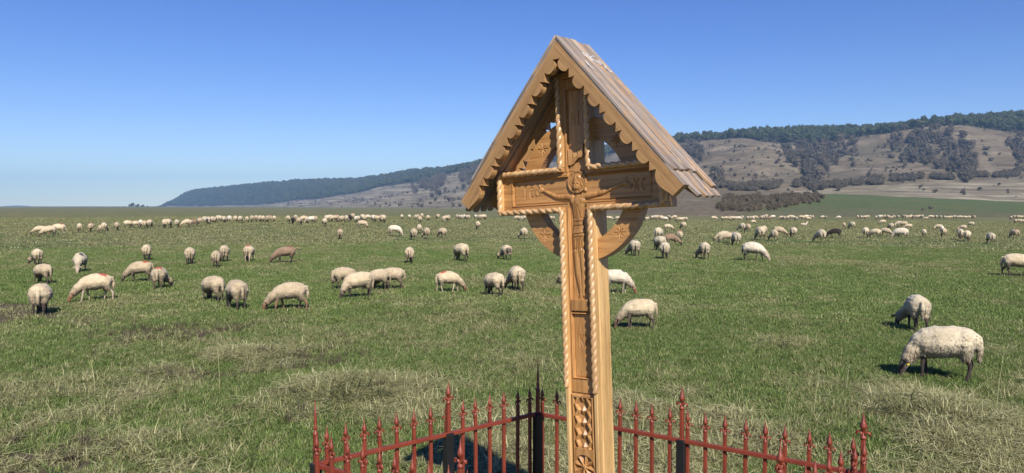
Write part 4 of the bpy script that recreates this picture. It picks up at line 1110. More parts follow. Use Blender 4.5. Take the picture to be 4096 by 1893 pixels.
# raised frame strips round the outline
def strip(x0, x1, z0, z1, horizontal):
    mb = MB(); mb.box(x0, x1, 0.0, DEP - .0005, z0 + BZ, z1 + BZ)
    return mb.build('frame_strip', M_woodX if horizontal else M_post, cross, 0.0035)
FW = 0.022
strip(-PW, -PW + FW, -2.2, ZB - .0005, False); strip(PW - FW, PW, -2.2, ZB - .0005, False)
strip(-PW, -PW + FW, ZT + .0005, 0.655, False); strip(PW - FW, PW, ZT + .0005, 0.655, False)
strip(AL, -PW + FW, ZT - FW, ZT, True); strip(PW - FW, AR, ZT - FW, ZT, True)
strip(AL, -PW + FW, ZB, ZB + FW, True); strip(PW - FW, AR, ZB, ZB + FW, True)
strip(AL, AL + FW, ZB + FW + .0003, ZT - FW - .0003, False); strip(AR - FW, AR, ZB + FW + .0003, ZT - FW - .0003, False)
strip(-PW + FW + .0005, PW - FW - .0005, 0.625, 0.655, True)

# twisted rope mouldings
def rope(p0, p1, hand=1, r=0.0135, pitch=0.041):
    p0, p1 = Vector(p0), Vector(p1); d = p1 - p0; L = d.length; d.normalize()
    a = d.orthogonal().normalized(); b = d.cross(a)
    ns = max(12, int(L / 0.0042)); nk = 16
    vs = []; fs = []
    for i in range(ns + 1):
        s = L * i / ns
        for k in range(nk):
            th = 2 * math.pi * k / nk
            ph = (2 * th - hand * 2 * math.pi * s / pitch * 1.0) % (2 * math.pi)
            lobe = abs(math.cos(ph / 2)) ** 0.7
            q = r * (0.62 + 0.52 * lobe)
            if i == 0 or i == ns: q *= 0.5
            vs.append(p0 + d * s + (a * math.cos(th) + b * math.sin(th)) * q + Vector((0, 0, BZ)))
    for i in range(ns):
        for k in range(nk):
            fs.append((i * nk + k, i * nk + (k + 1) % nk, (i + 1) * nk + (k + 1) % nk, (i + 1) * nk + k))
    fs.append(tuple(range(nk))[::-1]); fs.append(tuple(ns * nk + k for k in range(nk)))
    me = mesh = bpy.data.meshes.new('rope_moulding'); me.from_pydata([tuple(v) for v in vs], [], fs); me.update()
    me.polygons.foreach_set('use_smooth', [True] * len(me.polygons))
    return link('rope_moulding', me, M_rope, cross)
ri, ry = 0.010, -0.001
rope((-PW + ri, ry, -0.885), (-PW + ri, ry, ZB + ri), 1); rope((PW - ri, ry, -0.90), (PW - ri, ry, ZB + ri), 1)
rope((-PW + ri, ry, ZT - ri), (-PW + ri, ry, 0.64), 1); rope((PW - ri, ry, ZT - ri), (PW - ri, ry, 0.64), 1)
rope((AL + ri, ry, ZT - ri), (-PW + ri, ry, ZT - ri), -1); rope((PW - ri, ry, ZT - ri), (AR - ri, ry, ZT - ri), 1)
rope((AL + ri, ry, ZB + ri), (-PW + ri, ry, ZB + ri), 1); rope((PW - ri, ry, ZB + ri), (AR - ri, ry, ZB + ri), -1)
rope((AL + ri, ry, ZB + ri), (AL + ri, ry, ZT - ri), 1); rope((AR - ri, ry, ZB + ri), (AR - ri, ry, ZT - ri), 1)

# relief carving as height fields
def seg_d(X, Z, a, b):
    ax, az = a; bx, bz = b; L2 = (bx - ax) ** 2 + (bz - az) ** 2 + 1e-12
    t = np.clip(((X - ax) * (bx - ax) + (Z - az) * (bz - az)) / L2, 0, 1)
    return np.hypot(X - ax - t * (bx - ax), Z - az - t * (bz - az)), t
def lines_d(X, Z, paths):
    d = np.full(X.shape, 9.0)
    for p in paths:
        for a, b in zip(p[:-1], p[1:]): d = np.minimum(d, seg_d(X, Z, a, b)[0])
    return d
LET = {'I': [[(0.5, 0), (0.5, 1)], [(0.35, 1), (0.65, 1)], [(0.35, 0), (0.65, 0)]],
       'C': [[(0.95, 0.9), (0.6, 1), (0.25, 0.8), (0.12, 0.5), (0.25, 0.2), (0.6, 0.0), (0.9, 0.12)]],
       'N': [[(0.1, 0), (0.1, 1)], [(0.1, 0.7), (0.9, 0.35)], [(0.9, 0), (0.9, 1)]],
       'X': [[(0.05, 1), (0.5, 0.5), (0.95, 0)], [(0.95, 1), (0.5, 0.5), (0.05, 0)]],
       'K': [[(0.1, 0), (0.1, 1)], [(0.9, 1), (0.15, 0.45)], [(0.35, 0.55), (0.9, 0)]],
       'A': [[(0.0, 0), (0.5, 1), (1, 0)], [(0.2, 0.4), (0.8, 0.4)]],
       'R': [[(0.1, 0), (0.1, 1), (0.7, 1), (0.85, 0.75), (0.7, 0.5), (0.1, 0.5)], [(0.45, 0.5), (0.9, 0)]],
       'H': [[(0.1, 0), (0.1, 1)], [(0.1, 0.5), (0.9, 0.5)], [(0.9, 0), (0.9, 1)]]}
def text(s, cx, cz, h, w, gap=0.3):
    out = []; n = len(s); tot = n * w + (n - 1) * w * gap; x = cx - tot / 2
    for ch in s:
        for p in LET[ch]: out.append([(x + a * w, cz - h / 2 + b * h) for a, b in p])
        x += w * (1 + gap)
    return out

def relief(name, mat, x0, x1, z0, z1, hf, maskf, res=0.003, back=DEP - 0.001, parent=cross):
    """sheet with real depth: hf gives the y of the front, maskf the extent; sides go back to 'back'"""
    xs = np.arange(x0, x1 + res * .5, res); zs = np.arange(z0, z1 + res * .5, res)
    X, Z = np.meshgrid(xs, zs); Y = hf(X, Z); Mk = maskf(X, Z)
    nx, nz = len(xs), len(zs)
    cell = Mk[:-1, :-1] & Mk[1:, :-1] & Mk[:-1, 1:] & Mk[1:, 1:]
    i, j = np.nonzero(cell)
    idx = lambda i, j: i * nx + j
    F = np.stack([idx(i, j), idx(i, j + 1), idx(i + 1, j + 1), idx(i + 1, j)], -1)
    V = np.stack([X, Y, Z + BZ], -1).reshape(-1, 3)
    Vb = V.copy(); Vb[:, 1] = back; off = len(V)
    sides = []
    cp = np.pad(cell, 1)
    for di, dj, a, b in ((-1, 0, (0, 0), (0, 1)), (1, 0, (1, 1), (1, 0)), (0, -1, (1, 0), (0, 0)), (0, 1, (0, 1), (1, 1))):
        m = cell & ~cp[1 + di:cp.shape[0] - 1 + di, 1 + dj:cp.shape[1] - 1 + dj]
        p, q = np.nonzero(m); A = idx(p + a[0], q + a[1]); B = idx(p + b[0], q + b[1])
        sides.append(np.stack([B, A, A + off, B + off], -1))
    F = np.concatenate([F] + sides); V = np.concatenate([V, Vb])
    u, inv = np.unique(F, return_inverse=True)
    me = mesh_np(name, V[u], inv.reshape(F.shape), smooth=False)
    return link(name, me, mat, parent)

def field_y(X, Z, panels, letters):
    y = np.full(X.shape, 0.020)
    for (a, b, c, d) in panels:
        q = np.minimum(np.minimum(X - a, b - X), np.minimum(Z - c, d - Z))
        y = np.where((q > -0.007) & (q <= 0), 0.0155 + 0.002 * np.cos(q / 0.007 * 6.28 + 3.14), y)
        y = np.where(q > 0, 0.030 + 0.004 * (1 - ss(q, 0.0, 0.010)), y)
    y = y + 0.0006 * (fbm(X * 130, Z * 22, 3, 2) - 0.5)
    d = lines_d(X, Z, letters)
    return y + 0.0045 * (1 - ss(d, 0.0008, 0.0035))
# level arms
def arm(x0, x1, px0, px1, txt, tx):
    relief('carved_panel', M_woodX, x0, x1, ZB + FW - .002, ZT - FW + .002, lambda X, Z: field_y(X, Z, [(px0, px1, ZB + 0.046, ZT - 0.044)], text(txt, tx, 0.083, 0.052, 0.022, 0.7)), lambda X, Z: np.ones(X.shape, bool))
arm(AL + FW - .002, -0.0525, -0.395, 0.2, 'IC', -0.305)
arm(0.0525, AR - FW + .002, -0.2, 0.402, 'XC', 0.342)
# upright: upper part, crossing, lower part
relief('carved_panel', M_woodZ, -0.0705, 0.0705, ZT - FW + .003, 0.624, lambda X, Z: field_y(X, Z, [(-0.050, 0.050, 0, 0.57)], text('NI', 0.0, 0.43, 0.062, 0.022, 0.5)), lambda X, Z: np.ones(X.shape, bool))
relief('carved_panel', M_woodZ, -0.0523, 0.0523, ZB + FW - .001, ZT - FW + .002, lambda X, Z: np.full(X.shape, 0.030), lambda X, Z: np.ones(X.shape, bool))
relief('carved_panel', M_woodZ, -0.0705, 0.0705, -0.905, ZB + FW - .002, lambda X, Z: field_y(X, Z, [(-0.050, 0.050, -0.52, 0.3), (-0.050, 0.050, -0.835, -0.522)], text('KA', 0.012, -0.655, 0.056, 0.026, 0.35)), lambda X, Z: np.ones(X.shape, bool))
# title scroll
sc_t = text('INRI', 0.0, 0.262, 0.034, 0.011, 0.55)
relief('title_scroll', M_woodZ, -0.05, 0.05, 0.19, 0.30, lambda X, Z: 0.0165 - 0.004 * np.sin(X * 60) + 0.003 * (1 - ss(lines_d(X, Z, sc_t), 0.0008, 0.003)) + 0.0 * Z,
       lambda X, Z: (Z > 0.218 + 0.018 * np.tanh(X * 50)) & (Z < 0.292 + 0.01 * np.sin(X * 50)) & (np.abs(X) < 0.046), 0.0025, 0.032)
# the carved figure, one relief
def caps(X, Z, chain, k=0.9):
    h = np.zeros(X.shape)
    for a, b in zip(chain[:-1], chain[1:]):
        d, t = seg_d(X, Z, a[:2], b[:2]); r = a[2] + (b[2] - a[2]) * t
        h = np.maximum(h, np.sqrt(np.clip(r * r - d * d, 0, None)) * k)
    return h
def figure_h(X, Z):
    h = np.zeros(X.shape)
    dh = np.hypot(X - 0.0, (Z - 0.118)); h = np.where(dh < 0.056, 0.009, h)
    ring_ = np.abs(dh - 0.051); h = np.where(ring_ < 0.004, 0.0115, h)
    h = np.maximum(h, np.where(dh < 0.056, caps(X, Z, [(0.004, 0.135, 0.024), (-0.003, 0.098, 0.025), (-0.006, 0.072, 0.014)]) + 0.002, 0))
    h = np.maximum(h, caps(X, Z, [(0.0, 0.14, .020), (0.032, 0.10, .013), (0.045, 0.075, .009)]))            # hair
    h = np.maximum(h, caps(X, Z, [(-0.02, 0.125, .014), (-0.030, 0.08, .010), (-0.028, 0.06, .007)]))
    for s, el, hd, th in ((-1, (-0.125, 0.052), (-0.215, 0.092), (-0.232, 0.118)), (1, (0.135, 0.058), (0.262, 0.096), (0.272, 0.122))):
        h = np.maximum(h, caps(X, Z, [(s * 0.030, 0.044, .0145), (el[0], el[1], .0120), (hd[0], hd[1], .0080)]))
        hx, hz = hd
        h = np.maximum(h, caps(X, Z, [(hx, hz, .013), (hx + s * 0.012, hz - 0.004, .012)], 0.7))
        h = np.maximum(h, caps(X, Z, [(hx + s * .006, hz + .004, .006), (th[0], th[1], .0045)], 1.0))        # thumb
        for q, (dx, dz) in enumerate(((.040, -.008), (.040, -.015), (.038, -.022), (.034, -.028))):
            h = np.maximum(h, caps(X, Z, [(hx + s * .010, hz - .003 - q * .0035, .0042), (hx + s * dx, hz + dz, .0034)], 1.0))
    h = np.maximum(h, caps(X, Z, [(-0.024, 0.028, .023), (0.022, 0.028, .023)], 0.7))
    h = np.maximum(h, caps(X, Z, [(0.0, 0.02, .038), (0.0, -0.06, .028), (0.0, -0.13, .033)], 0.45))
    h = np.maximum(h, caps(X, Z, [(0.0, -0.135, .036), (-0.002, -0.19, .033), (-0.004, -0.225, .024)], 0.52))  # cloth
    h = np.maximum(h, caps(X, Z, [(-0.014, -0.22, .020), (-0.011, -0.32, .017), (0.006, -0.43, .0125)], 0.75))
    h = np.maximum(h, caps(X, Z, [(0.015, -0.22, .020), (0.021, -0.32, .017), (0.014, -0.43, .0125)], 0.75))
    h = np.maximum(h, caps(X, Z, [(0.004, -0.43, .013), (-0.004, -0.462, .010)], 0.9))
    grooves = [[(-0.03, -0.135), (0.035, -0.13)], [(-0.03, -0.15), (0.035, -0.146)], [(-0.01, -0.16), (-0.018, -0.24)], [(0.0, -0.16), (-0.006, -0.25)], [(0.008, -0.16), (0.006, -0.245)], [(0.016, -0.155), (0.02, -0.23)],
               [(0.0, 0.01), (-0.014, -0.05), (-0.022, -0.06)], [(0.0, 0.01), (0.014, -0.05), (0.022, -0.06)], [(-0.026, -0.075), (0.026, -0.072)], [(-0.026, -0.095), (0.026, -0.092)],
               [(-0.013, 0.108), (-0.006, 0.110)], [(0.004, 0.110), (0.012, 0.106)], [(-0.002, 0.105), (-0.004, 0.088)], [(-0.010, 0.080), (0.004, 0.081)],
               [(-0.10, 0.048), (-0.10, 0.066)], [(-0.107, 0.045), (-0.107, 0.064)], [(0.11, 0.042), (0.11, 0.064)], [(0.118, 0.042), (0.118, 0.064)],
               [(0.005, 0.150), (0.03, 0.118), (0.04, 0.09)], [(0.0, 0.146), (0.024, 0.112)], [(-0.012, 0.143), (-0.028, 0.11)], [(-0.035, 0.14), (-0.028, 0.155)], [(0.030, 0.148), (0.036, 0.134)], [(-0.047, 0.115), (-0.04, 0.10)]]
    d = lines_d(X, Z, grooves)
    return h - np.where(h > 0.004, 0.0055 * (1 - ss(d, 0.0006, 0.0026)), 0)
relief('carved_figure', M_woodZ, -0.275, 0.305, -0.48, 0.18, lambda X, Z: 0.0295 - figure_h(X, Z) * 0.95, lambda X, Z: figure_h(X, Z) > 0.0012, 0.0020, 0.034)
# foot rest block
mb = MB(); mb.box(-0.049, 0.052, 0.010, 0.040, -0.508 + BZ, -0.452 + BZ); mb.build('foot_rest', M_woodZ, cross, 0.002)

# chip-carved block with zigzags and a rosette
def chip(X, Z):
    y = np.full(X.shape, 0.006)
    q = np.minimum(0.062 - np.abs(X), np.minimum(-0.912 - Z, Z + 1.62))
    inner = q > 0.008
    # zigzag bands
    zc = (Z + 0.932) / 0.0585
    tri = np.abs(((-zc) % 1.0) * 2 - 1)
    za = (Z < -0.928) & (Z > -1.172)
    DC = 0.016
    cut = np.full(X.shape, DC)
    for s in (-1, 1):
        dd = np.abs(X - s * (0.043 - 0.017 * tri))
        cut = np.minimum(cut, np.clip((dd - 0.0045) / 0.0075, 0, 1) * DC)
    dm = np.abs(X) / 0.019 + np.abs(((-zc + 0.5) % 1.0) - 0.5) / 0.46
    cut = np.minimum(cut, DC * np.clip(dm, 0, 1))
    cut = np.where(np.abs(X) > 0.0525, 0, cut)
    y = np.where(inner & za, y + cut, y)
    # rosette
    for cz in (-1.262, -1.42):
        r = np.hypot(X, Z - cz); th = np.arctan2(Z - cz, X)
        ph = np.abs(((th / (2 * math.pi) * 8 + 0.25) % 1.0) - 0.5) * 2
        y = np.where(r < 0.0535, 0.006 + 0.018 * (1 - ph) * ss(r, 0.002, 0.018) * 1.0, y)
        y = np.where((r >= 0.0535) & (r < 0.0575), 0.012, y)
    y = y + np.where(q < 0.006, 0.004 * (1 - np.clip(q, 0, 0.006) / 0.006), 0)
    return y
relief('ornament_block', M_woodZ, -0.062, 0.062, -1.62, -0.912, chip, lambda X, Z: np.ones(X.shape, bool), 0.0022)
cbox('carved_panel', M_woodZ, -0.0705, 0.0705, 0.026, DEP - .001, -2.1, -0.906)

# the ring with cut stars
CZ = 0.083
stars = []
for a in (45, 135, 225, 315):
    cx_, cz_ = 0.307 * math.cos(R(a)), CZ + 0.307 * math.sin(R(a))
    for k in range(4):
        b = R(k * 45 + 90); L = 0.030 if k % 2 == 0 else 0.022
        for s in (1, -1):
            stars.append([(cx_ + s * 0.004 * math.cos(b), cz_ + s * 0.004 * math.sin(b)), (cx_ + s * L * math.cos(b), cz_ + s * L * math.sin(b))])
for qx in (-1, 1):
    for qz in (-1, 1):
        def rmask(X, Z, qx=qx, qz=qz):
            r = np.hypot(X, Z - CZ); return (r > 0.260) & (r < 0.355) & (X * qx > PW - 0.004) & ((Z > ZT - 0.004) if qz > 0 else (Z < ZB + 0.004))
        x0, x1 = sorted((qx * (PW - 0.004), qx * 0.357)); z0, z1 = (ZT - .004, CZ + 0.357) if qz > 0 else (CZ - 0.357, ZB + .004)
        relief('ring_segment', M_woodX, x0, x1, z0, z1, lambda X, Z: 0.045 + 0.005 * (1 - ss(lines_d(X, Z, stars), 0.0006, 0.0032)), rmask, 0.0026, 0.108)

# roof
roof = bpy.data.objects.new('roof', None); COL.objects.link(roof); roof.parent = cross
roof.location = (0, 0, BZ)
AP, HS, EZ, OF, RL = 0.7780, 0.628, 0.0520, -0.1231, 0.285
LS = math.hypot(HS, AP - EZ); ux, uz = HS / LS, -(AP - EZ) / LS
def slope_fn(s):
    """board coordinates (along the slope, inwards from the outer edge, depth) -> roof space, side s"""
    return lambda a, t, y: Vector((s * (ux * a + uz * t), y, AP + uz * a - ux * t))
def barge_profile():
    P = 0.1235; n = 6
    t0 = 0.042
    pts = []
    a = 0.079
    for k in range(n):
        L1 = P * 0.58
        for q in range(0, 11):
            th = math.pi * q / 10
            pts.append((a + L1 * (0.5 - 0.5 * math.cos(th)), t0 - 0.002 + 0.034 * math.sin(th) ** 0.7))
        b = a + L1
        pts.append((b + 0.003, t0 - 0.003)); pts.append((b + P * 0.27, t0 + 0.026)); pts.append((a + P, t0 - 0.002))
        a += P
    end = LS
    for q in range(1, 9):
        u = q / 8
        pts.append((a + (end - a) * u, t0 + 0.032 * math.sin(math.pi * min(u * 1.05, 1) ** 0.75) * (1 - 0.3 * u) + 0.020 * u))
    pts.append((end + 0.001, 0.0))
    return pts
prof = barge_profile()
for (y0, y1) in ((OF, OF + 0.040), (OF + RL - 0.055, OF + RL - 0.020)):
    for s in (1, -1):
        # upper end is cut vertically on the ridge line
        poly = [(0.0, 0.0)] + [(a, t) for a, t in prof[::-1]][0:0]
        tv = 0.078                                            # ridge joint: x=0 line, i.e. ux*a + uz*t = 0 -> t = a*ux/(-uz)
        a0 = 0.0
        pts = [(a0, 0.0)]
        aj = 0.0645; tj = aj * ux / (-uz)
        pts.append((aj, tj))
        pts += [(a, t) for a, t in prof]
        f = slope_fn(s)
        mb = MB(); mb.prism(pts, y0, y1, f)
        me = mb.mesh('barge_board'); 
        # bring it into a board-aligned frame so the grain follows the slope
        ang = math.atan2(-uz, ux) * s
        Mr = Matrix.Rotation(ang, 4, 'Y') if s > 0 else Matrix.Rotation(ang, 4, 'Y')
        me.transform(Mr.inverted())
        o = link('barge_board', me, M_barge, roof); o.matrix_local = Mr

# slats of the roof, two layers, cut to points at the eaves
NC = 5; y_first = OF - 0.006; CW = 0.0605
scr = []
for s in (1, -1):
    f = slope_fn(s); ang = math.atan2(-uz, ux) * s; Mr = Matrix.Rotation(ang, 4, 'Y')
    for layer in (0, 1):
        for c in range(NC):
            y0 = y_first + c * CW + (0.0 if layer else 0.003) + (0.0 if c else 0.004); w = CW - (0.0075 if layer else 0.009)
            if layer == 0: L = LS + (0.002 if c == 0 else 0.058)
            else: L = LS - 0.085 if c < NC - 1 else LS + 0.010
            L += random.uniform(-.004, .004)
            if layer == 0 and c == 0: t0, th = -0.0004, 0.0080
            elif layer == 0: t0, th = 0.0075 - 0.0002 * c, 0.0150
            else: t0, th = -0.0088 - 0.0022 * ((c * 7) % 3), 0.0125
            a0 = 0.0
            if layer == 0 and c == NC - 1: t0, th = -0.0004, 0.0080
            tap = 0.052; cut = 0.30
            # top end mitred at the ridge
            pts = [(a0, y0), (L - tap, y0), (L, y0 + w * cut), (L, y0 + w * (1 - cut * 0.2)), (L - tap * .3, y0 + w), (a0, y0 + w)]
            if layer == 0 and c == 0: pts = [(a0, y0), (L, y0), (L, y0 + w), (a0, y0 + w)]
            mb = MB()
            n = len(pts)
            def mit(a, t): return a if a > 0.05 else t * ux / (-uz)       # keep the ridge joint on x=0
            vs = [f(mit(a, t0), t0, y) for a, y in pts] + [f(mit(a, t0 - th), t0 - th, y) for a, y in pts]
            mb.add(vs, [tuple(range(n))[::-1], tuple(range(n, 2 * n))] + [(i, (i + 1) % n, n + (i + 1) % n, n + i) for i in range(n)])
            me = mb.mesh('roof_slat', 0.0012); me.transform(Mr.inverted())
            off = Vector((random.uniform(-40, 40), random.uniform(-40, 40), 0))
            o = link('roof_slat', me, M_slat, roof); o.matrix_local = Mr
# white painted scrawl near the ridge: short brush strokes on the outer slats
def stroke(mb, pts, w=0.0035):
    f = slope_fn(1); t = -0.0262
    for (a, b) in zip(pts[:-1], pts[1:]):
        A = Vector(a); B = Vector(b); d = (B - A); d.normalize(); nn = Vector((-d.y, d.x)) * w / 2
        c4 = [A - nn - d * w / 2, B - nn + d * w / 2, B + nn + d * w / 2, A + nn - d * w / 2]
        vs = [f(q.x, t, q.y) for q in c4] + [f(q.x, t - 0.0012, q.y) for q in c4]
        mb.add(vs, [(3, 2, 1, 0), (4, 5, 6, 7), (0, 1, 5, 4), (1, 2, 6, 5), (2, 3, 7, 6), (3, 0, 4, 7)])
mb = MB(); Y0 = OF
stroke(mb, [(0.165, Y0 + .06), (0.20, Y0 + .055), (0.215, Y0 + .07)], 0.008)
stroke(mb, [(0.085, Y0 + .115), (0.10, Y0 + .10), (0.12, Y0 + .115), (0.10, Y0 + .13), (0.085, Y0 + .115)]); stroke(mb, [(0.105, Y0 + .125), (0.145, Y0 + .135)])
stroke(mb, [(0.085, Y0 + .15), (0.135, Y0 + .155)]); stroke(mb, [(0.11, Y0 + .15), (0.10, Y0 + .185)]); stroke(mb, [(0.11, Y0 + .155), (0.145, Y0 + .185)])
stroke(mb, [(0.125, Y0 + .195), (0.155, Y0 + .20), (0.15, Y0 + .215), (0.125, Y0 + .21)]); stroke(mb, [(0.115, Y0 + .23), (0.165, Y0 + .24)]); stroke(mb, [(0.09, Y0 + .20), (0.095, Y0 + .205)], 0.006)
stroke(mb, [(0.165, Y0 + .225), (0.20, Y0 + .245), (0.19, Y0 + .26)], 0.0045)
mb.build('painted_scrawl', M_white, roof)

# ------------------------------------------------------------------ grass
def blade_mesh(name, n, rad, h0, h1, w, lean, lie, mat, seed, tints=(0, 1), curl=0.5):
    r = np.random.default_rng(seed)
    a = r.uniform(0, 6.283, n); q = rad * np.sqrt(r.uniform(0, 1, n))
    bx, by = q * np.cos(a), q * np.sin(a)
    th = r.uniform(0, 6.283, n); H = r.uniform(h0, h1, n)
    tilt = np.clip(r.normal(lean, 0.3, n), 0, 1.5) if not lie else np.clip(r.normal(1.35, 0.18, n), 0.8, 1.55)
    dx, dy = np.cos(th), np.sin(th); sx, sy = -dy, dx
    W = w * r.uniform(0.7, 1.3, n)
    V = []
    bend = r.uniform(0.1, 1, n) * curl
    for k, (t, ww) in enumerate(((0, 1.0), (0.5, 0.85), (1.0, 0.12))):
        tl = tilt + bend * t
        s = H * t * np.sin(tl); z = H * t * np.cos(np.minimum(tl, 1.58)) + (0.012 if lie else 0)
        if lie: z = z + r.uniform(0, 0.03, n)
        side = curl * 0.25 * H * t * t * r.choice([-1, 1], n) if lie else 0
        px, py = bx + dx * s + sx * side, by + dy * s + sy * side
        V.append(np.stack([px - sx * W * ww, py - sy * W * ww, z], -1)); V.append(np.stack([px + sx * W * ww, py + sy * W * ww, z], -1))
    V = np.stack(V, 1).reshape(-1, 3)
    b = np.arange(n)[:, None] * 6
    F = np.concatenate([b + [0, 1, 3, 2], b + [2, 3, 5, 4]])
    me = mesh_np(name, V, F)
    attr(me, 'tint', np.repeat(r.uniform(tints[0], tints[1], n), 6))
    me.materials.append(mat)
    return me
M_green = foliage_mat('green_grass', (0.072, 0.115, 0.028), (0.150, 0.215, 0.056), (0.27, 0.335, 0.11), 0.3, 30)
M_olive = foliage_mat('olive_grass', (0.09, 0.105, 0.038), (0.225, 0.230, 0.092), (0.44, 0.42, 0.21), 0.3, 30)
M_straw = foliage_mat('dry_straw', (0.075, 0.074, 0.030), (0.27, 0.258, 0.115), (0.60, 0.565, 0.31), 0.25, 30)
M_dead = foliage_mat('dead_weed', (0.035, 0.026, 0.018), (0.085, 0.065, 0.045), (0.17, 0.135, 0.095), 0.1, 30)

def wedge(n, d0, d1, half=37):
    a = np.radians(rng.uniform(-half, half, n)); d = np.sqrt(rng.uniform(d0 * d0, d1 * d1, n))
    return np.sin(a) * d, np.cos(a) * d
def cover(name, mesh, n, d0, d1, pick, s0, s1, label, cat, tilt=0.12):
    X, Y = wedge(n, d0, d1)
    dry, mud, straw = zones(X, Y)
    fine = fbm(X * 5, Y * 5, 91, 2)
    keep = rng.uniform(0, 1, n) < pick(dry, mud, straw, fine, np.hypot(X, Y))
    X, Y = X[keep], Y[keep]; m = len(X)
    Z = ground_z(X, Y)
    rot = np.stack([rng.normal(0, tilt, m), rng.normal(0, tilt, m), rng.uniform(0, 6.28, m)], -1)
    s = rng.uniform(s0, s1, m); sc = np.stack([s, s, s * rng.uniform(0.7, 1.25, m)], -1)
    print(name, m)
    return scatter(name, mesh, np.stack([X, Y, Z - 0.004], -1), rot, sc, label, cat)
g1 = blade_mesh('grass_blades', 34, 0.085, 0.030, 0.075, 0.0032, 0.75, False, M_green, 1)
g2 = blade_mesh('grass_blades', 34, 0.095, 0.030, 0.080, 0.0032, 0.9, False, M_olive, 2)
g3 = blade_mesh('straw_blades', 26, 0.13, 0.08, 0.24, 0.0030, 0.9, True, M_straw, 3, (0.0, 1.0), 0.8)
g4 = blade_mesh('straw_blades', 18, 0.06, 0.05, 0.15, 0.0028, 0.55, False, M_straw, 4, (0.1, 0.9), 0.6)
g5 = blade_mesh('grass_blades', 72, 0.27, 0.035, 0.068, 0.0052, 0.6, False, M_green, 5)
g6 = blade_mesh('grass_blades', 72, 0.27, 0.035, 0.070, 0.0052, 0.7, False, M_olive, 6)
g7 = blade_mesh('weed_stems', 22, 0.05, 0.06, 0.20, 0.0022, 0.4, False, M_dead, 7, (0, 0.8), 0.4)
g8 = blade_mesh('grass_blades', 70, 0.8, 0.05, 0.11, 0.018, 0.7, False, M_olive, 8)
g9 = blade_mesh('straw_blades', 40, 0.24, 0.04, 0.09, 0.0055, 0.8, False, M_straw, 9, (0.0, 0.8))
c01 = lambda v: np.clip(v, 0, 1)
cover('short_grass', g1, 60000, 5.6, 17, lambda d, m, s, f, q: c01((1.15 - d) * (1 - .85 * m) * (1 - .6 * s)), 0.7, 1.25, 'short green grazed grass covering the near meadow', 'grass')
cover('olive_grass', g2, 52000, 5.6, 17, lambda d, m, s, f, q: c01((0.25 + 0.75 * d) * (1 - .8 * m) * (1 - .4 * s)), 0.7, 1.3, 'yellowing grass mixed through the near meadow', 'grass')
cover('dry_straw', g3, 34000, 5.6, 14, lambda d, m, s, f, q: c01((1.2 * (d - 0.48) * (f > 0.45) + 1.1 * s) * (1 - ss(q, 9.0, 11.5) * (s < 0.1) * 0.85) * (1 - .6 * m)), 0.6, 1.25, 'flattened dry straw lying in tangles on the near meadow', 'straw')
cover('standing_straw', g4, 16000, 5.6, 15, lambda d, m, s, f, q: c01((1.1 * (d - 0.40) * (f > 0.48) + 0.8 * s) * (1 - ss(q, 8.5, 12) * 0.8)), 0.7, 1.3, 'standing dry stalks mixed into the near meadow', 'straw')
cover('dead_weeds', g7, 9000, 6, 16, lambda d, m, s, f, q: c01(0.8 * m * (f > 0.45) + 0.10 * d * (f > 0.56)), 0.5, 1.2, 'brown dead weeds in patches on the near meadow', 'weeds')
cover('meadow_grass', g5, 52000, 15, 46, lambda d, m, s, f, q: c01((1.10 - d) * (1 - .8 * m)), 0.7, 1.2, 'short green grass of the middle meadow', 'grass')
cover('meadow_grass.001', g6, 52000, 15, 46, lambda d, m, s, f, q: c01((0.15 + 0.85 * d) * (1 - .7 * m)), 0.7, 1.2, 'yellowing grass of the middle meadow', 'grass')
cover('meadow_straw', g9, 15000, 13, 46, lambda d, m, s, f, q: c01(1.3 * (d - 0.5) * (f > 0.45)), 0.6, 1.1, 'thin dry straw flecks of the middle meadow', 'straw')
cover('far_meadow_grass', g8, 26000, 42, 130, lambda d, m, s, f, q: c01(0.2 + 0.7 * d), 0.7, 1.2, 'olive grass of the far meadow', 'grass', 0.03)

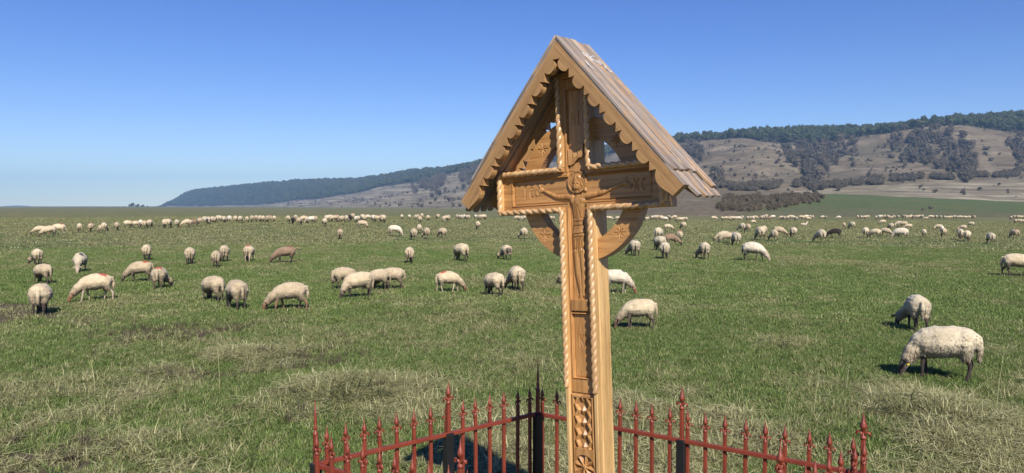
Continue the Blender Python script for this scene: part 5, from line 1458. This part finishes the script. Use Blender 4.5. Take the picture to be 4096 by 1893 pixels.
# big tussocks, each its own plant: long arching straw over the mounds
tus = blade_mesh('tussock_blades', 420, 0.30, 0.16, 0.38, 0.0035, 0.95, False, M_straw, 21, (0, 1), 1.1)
tus2 = blade_mesh('tussock_blades', 420, 0.30, 0.16, 0.34, 0.0035, 1.0, False, M_olive, 22, (0, 1), 1.1)
tus3 = blade_mesh('tussock_blades', 520, 0.32, 0.20, 0.46, 0.0042, 0.95, False, M_olive, 23, (0, 0.45), 1.3)
TL = [((1400, 1570), 1.45, tus3, 'large olive tussock of bent grass behind the left fence'), ((1300, 1590), 0.9, tus, 'straw tussock at the left of the large olive one'), ((1010, 1440), 1.0, tus, 'pale straw tussock on the left meadow beyond the dark weeds'),
      ((860, 1450), 0.8, tus, 'flat straw tussock left of the pale one'), ((620, 1800), 0.9, tus, 'dry tussock with a dark heart near the bottom at left'), ((3700, 1650), 1.35, tus3, 'tall dark olive tussock below the nearest sheep'),
      ((3780, 1745), 1.05, tus, 'bleached straw tussock in front of the dark olive one'), ((3330, 1650), 0.8, tus2, 'olive tussock behind the right fence'), ((2560, 1640), 0.8, tus, 'straw tussock just behind the fence right of the post'), ((3180, 1740), 0.85, tus, 'straw tussock seen through the right fence')]
for (pp, s, m_, lb) in TL:
    p = place(*pp); o = link('grass_tussock', m_); o.location = p - Vector((0, 0, 0.03)); o.scale = (s, s * 0.8, s * 0.8); o.rotation_euler[2] = random.uniform(0, 6); prop(o, lb, 'tussock')
# lone stalks
ST = [((3985, 1640), 0.62, 'single tall pale stalk standing at the right edge'), ((880, 1560), 0.5, 'single pale stalk standing on the left meadow'), ((382, 1560), 0.36, 'short dark stalk with a pale tip at left'), ((1290, 1420), 0.25, 'thin stalk left of the fence above the tussock'), ((3385, 1560), 0.3, 'thin dry stalk between the fence and the nearest sheep'), ((3255, 1660), 0.42, 'bent pale stalk behind the right fence')]
for (pp, h, lb) in ST:
    p = place(*pp); mb = MB(); k = random.uniform(-.2, .2)
    mb.tube([(0, 0, -.02), (k * h * .3, 0, h * .5), (k * h, 0.02, h)], [0.0035, 0.0028, 0.0015], 5)
    for q in range(4): mb.tube([(k * h * (.6 + .1 * q), 0.01, h * (.75 + .06 * q)), (k * h + random.uniform(-.03, .03), 0.02 + random.uniform(-.02, .02), h * (.85 + .06 * q))], [0.0018, 0.0008], 4)
    me = mb.mesh('dry_stalk'); attr(me, 'tint', np.full(len(me.vertices), 0.7)); o = link('dry_stalk', me, M_straw); o.location = p; prop(o, lb, 'stalk')

# ------------------------------------------------------------------ air
hz = MB(); hz.box(-4600, 4600, -60, 6200, -45, 240)
m = bpy.data.materials.new('air'); m.use_nodes = True; n = m.node_tree.nodes; n.remove(n['Principled BSDF'])
pv = n.new('ShaderNodeVolumePrincipled'); pv.inputs['Color'].default_value = (0.40, 0.66, 1.0, 1); pv.inputs['Density'].default_value = 0.00019; pv.inputs['Anisotropy'].default_value = 0.0
m.node_tree.links.new(pv.outputs[0], n['Material Output'].inputs['Volume'])
prop(hz.build('haze', m), kind='stuff')
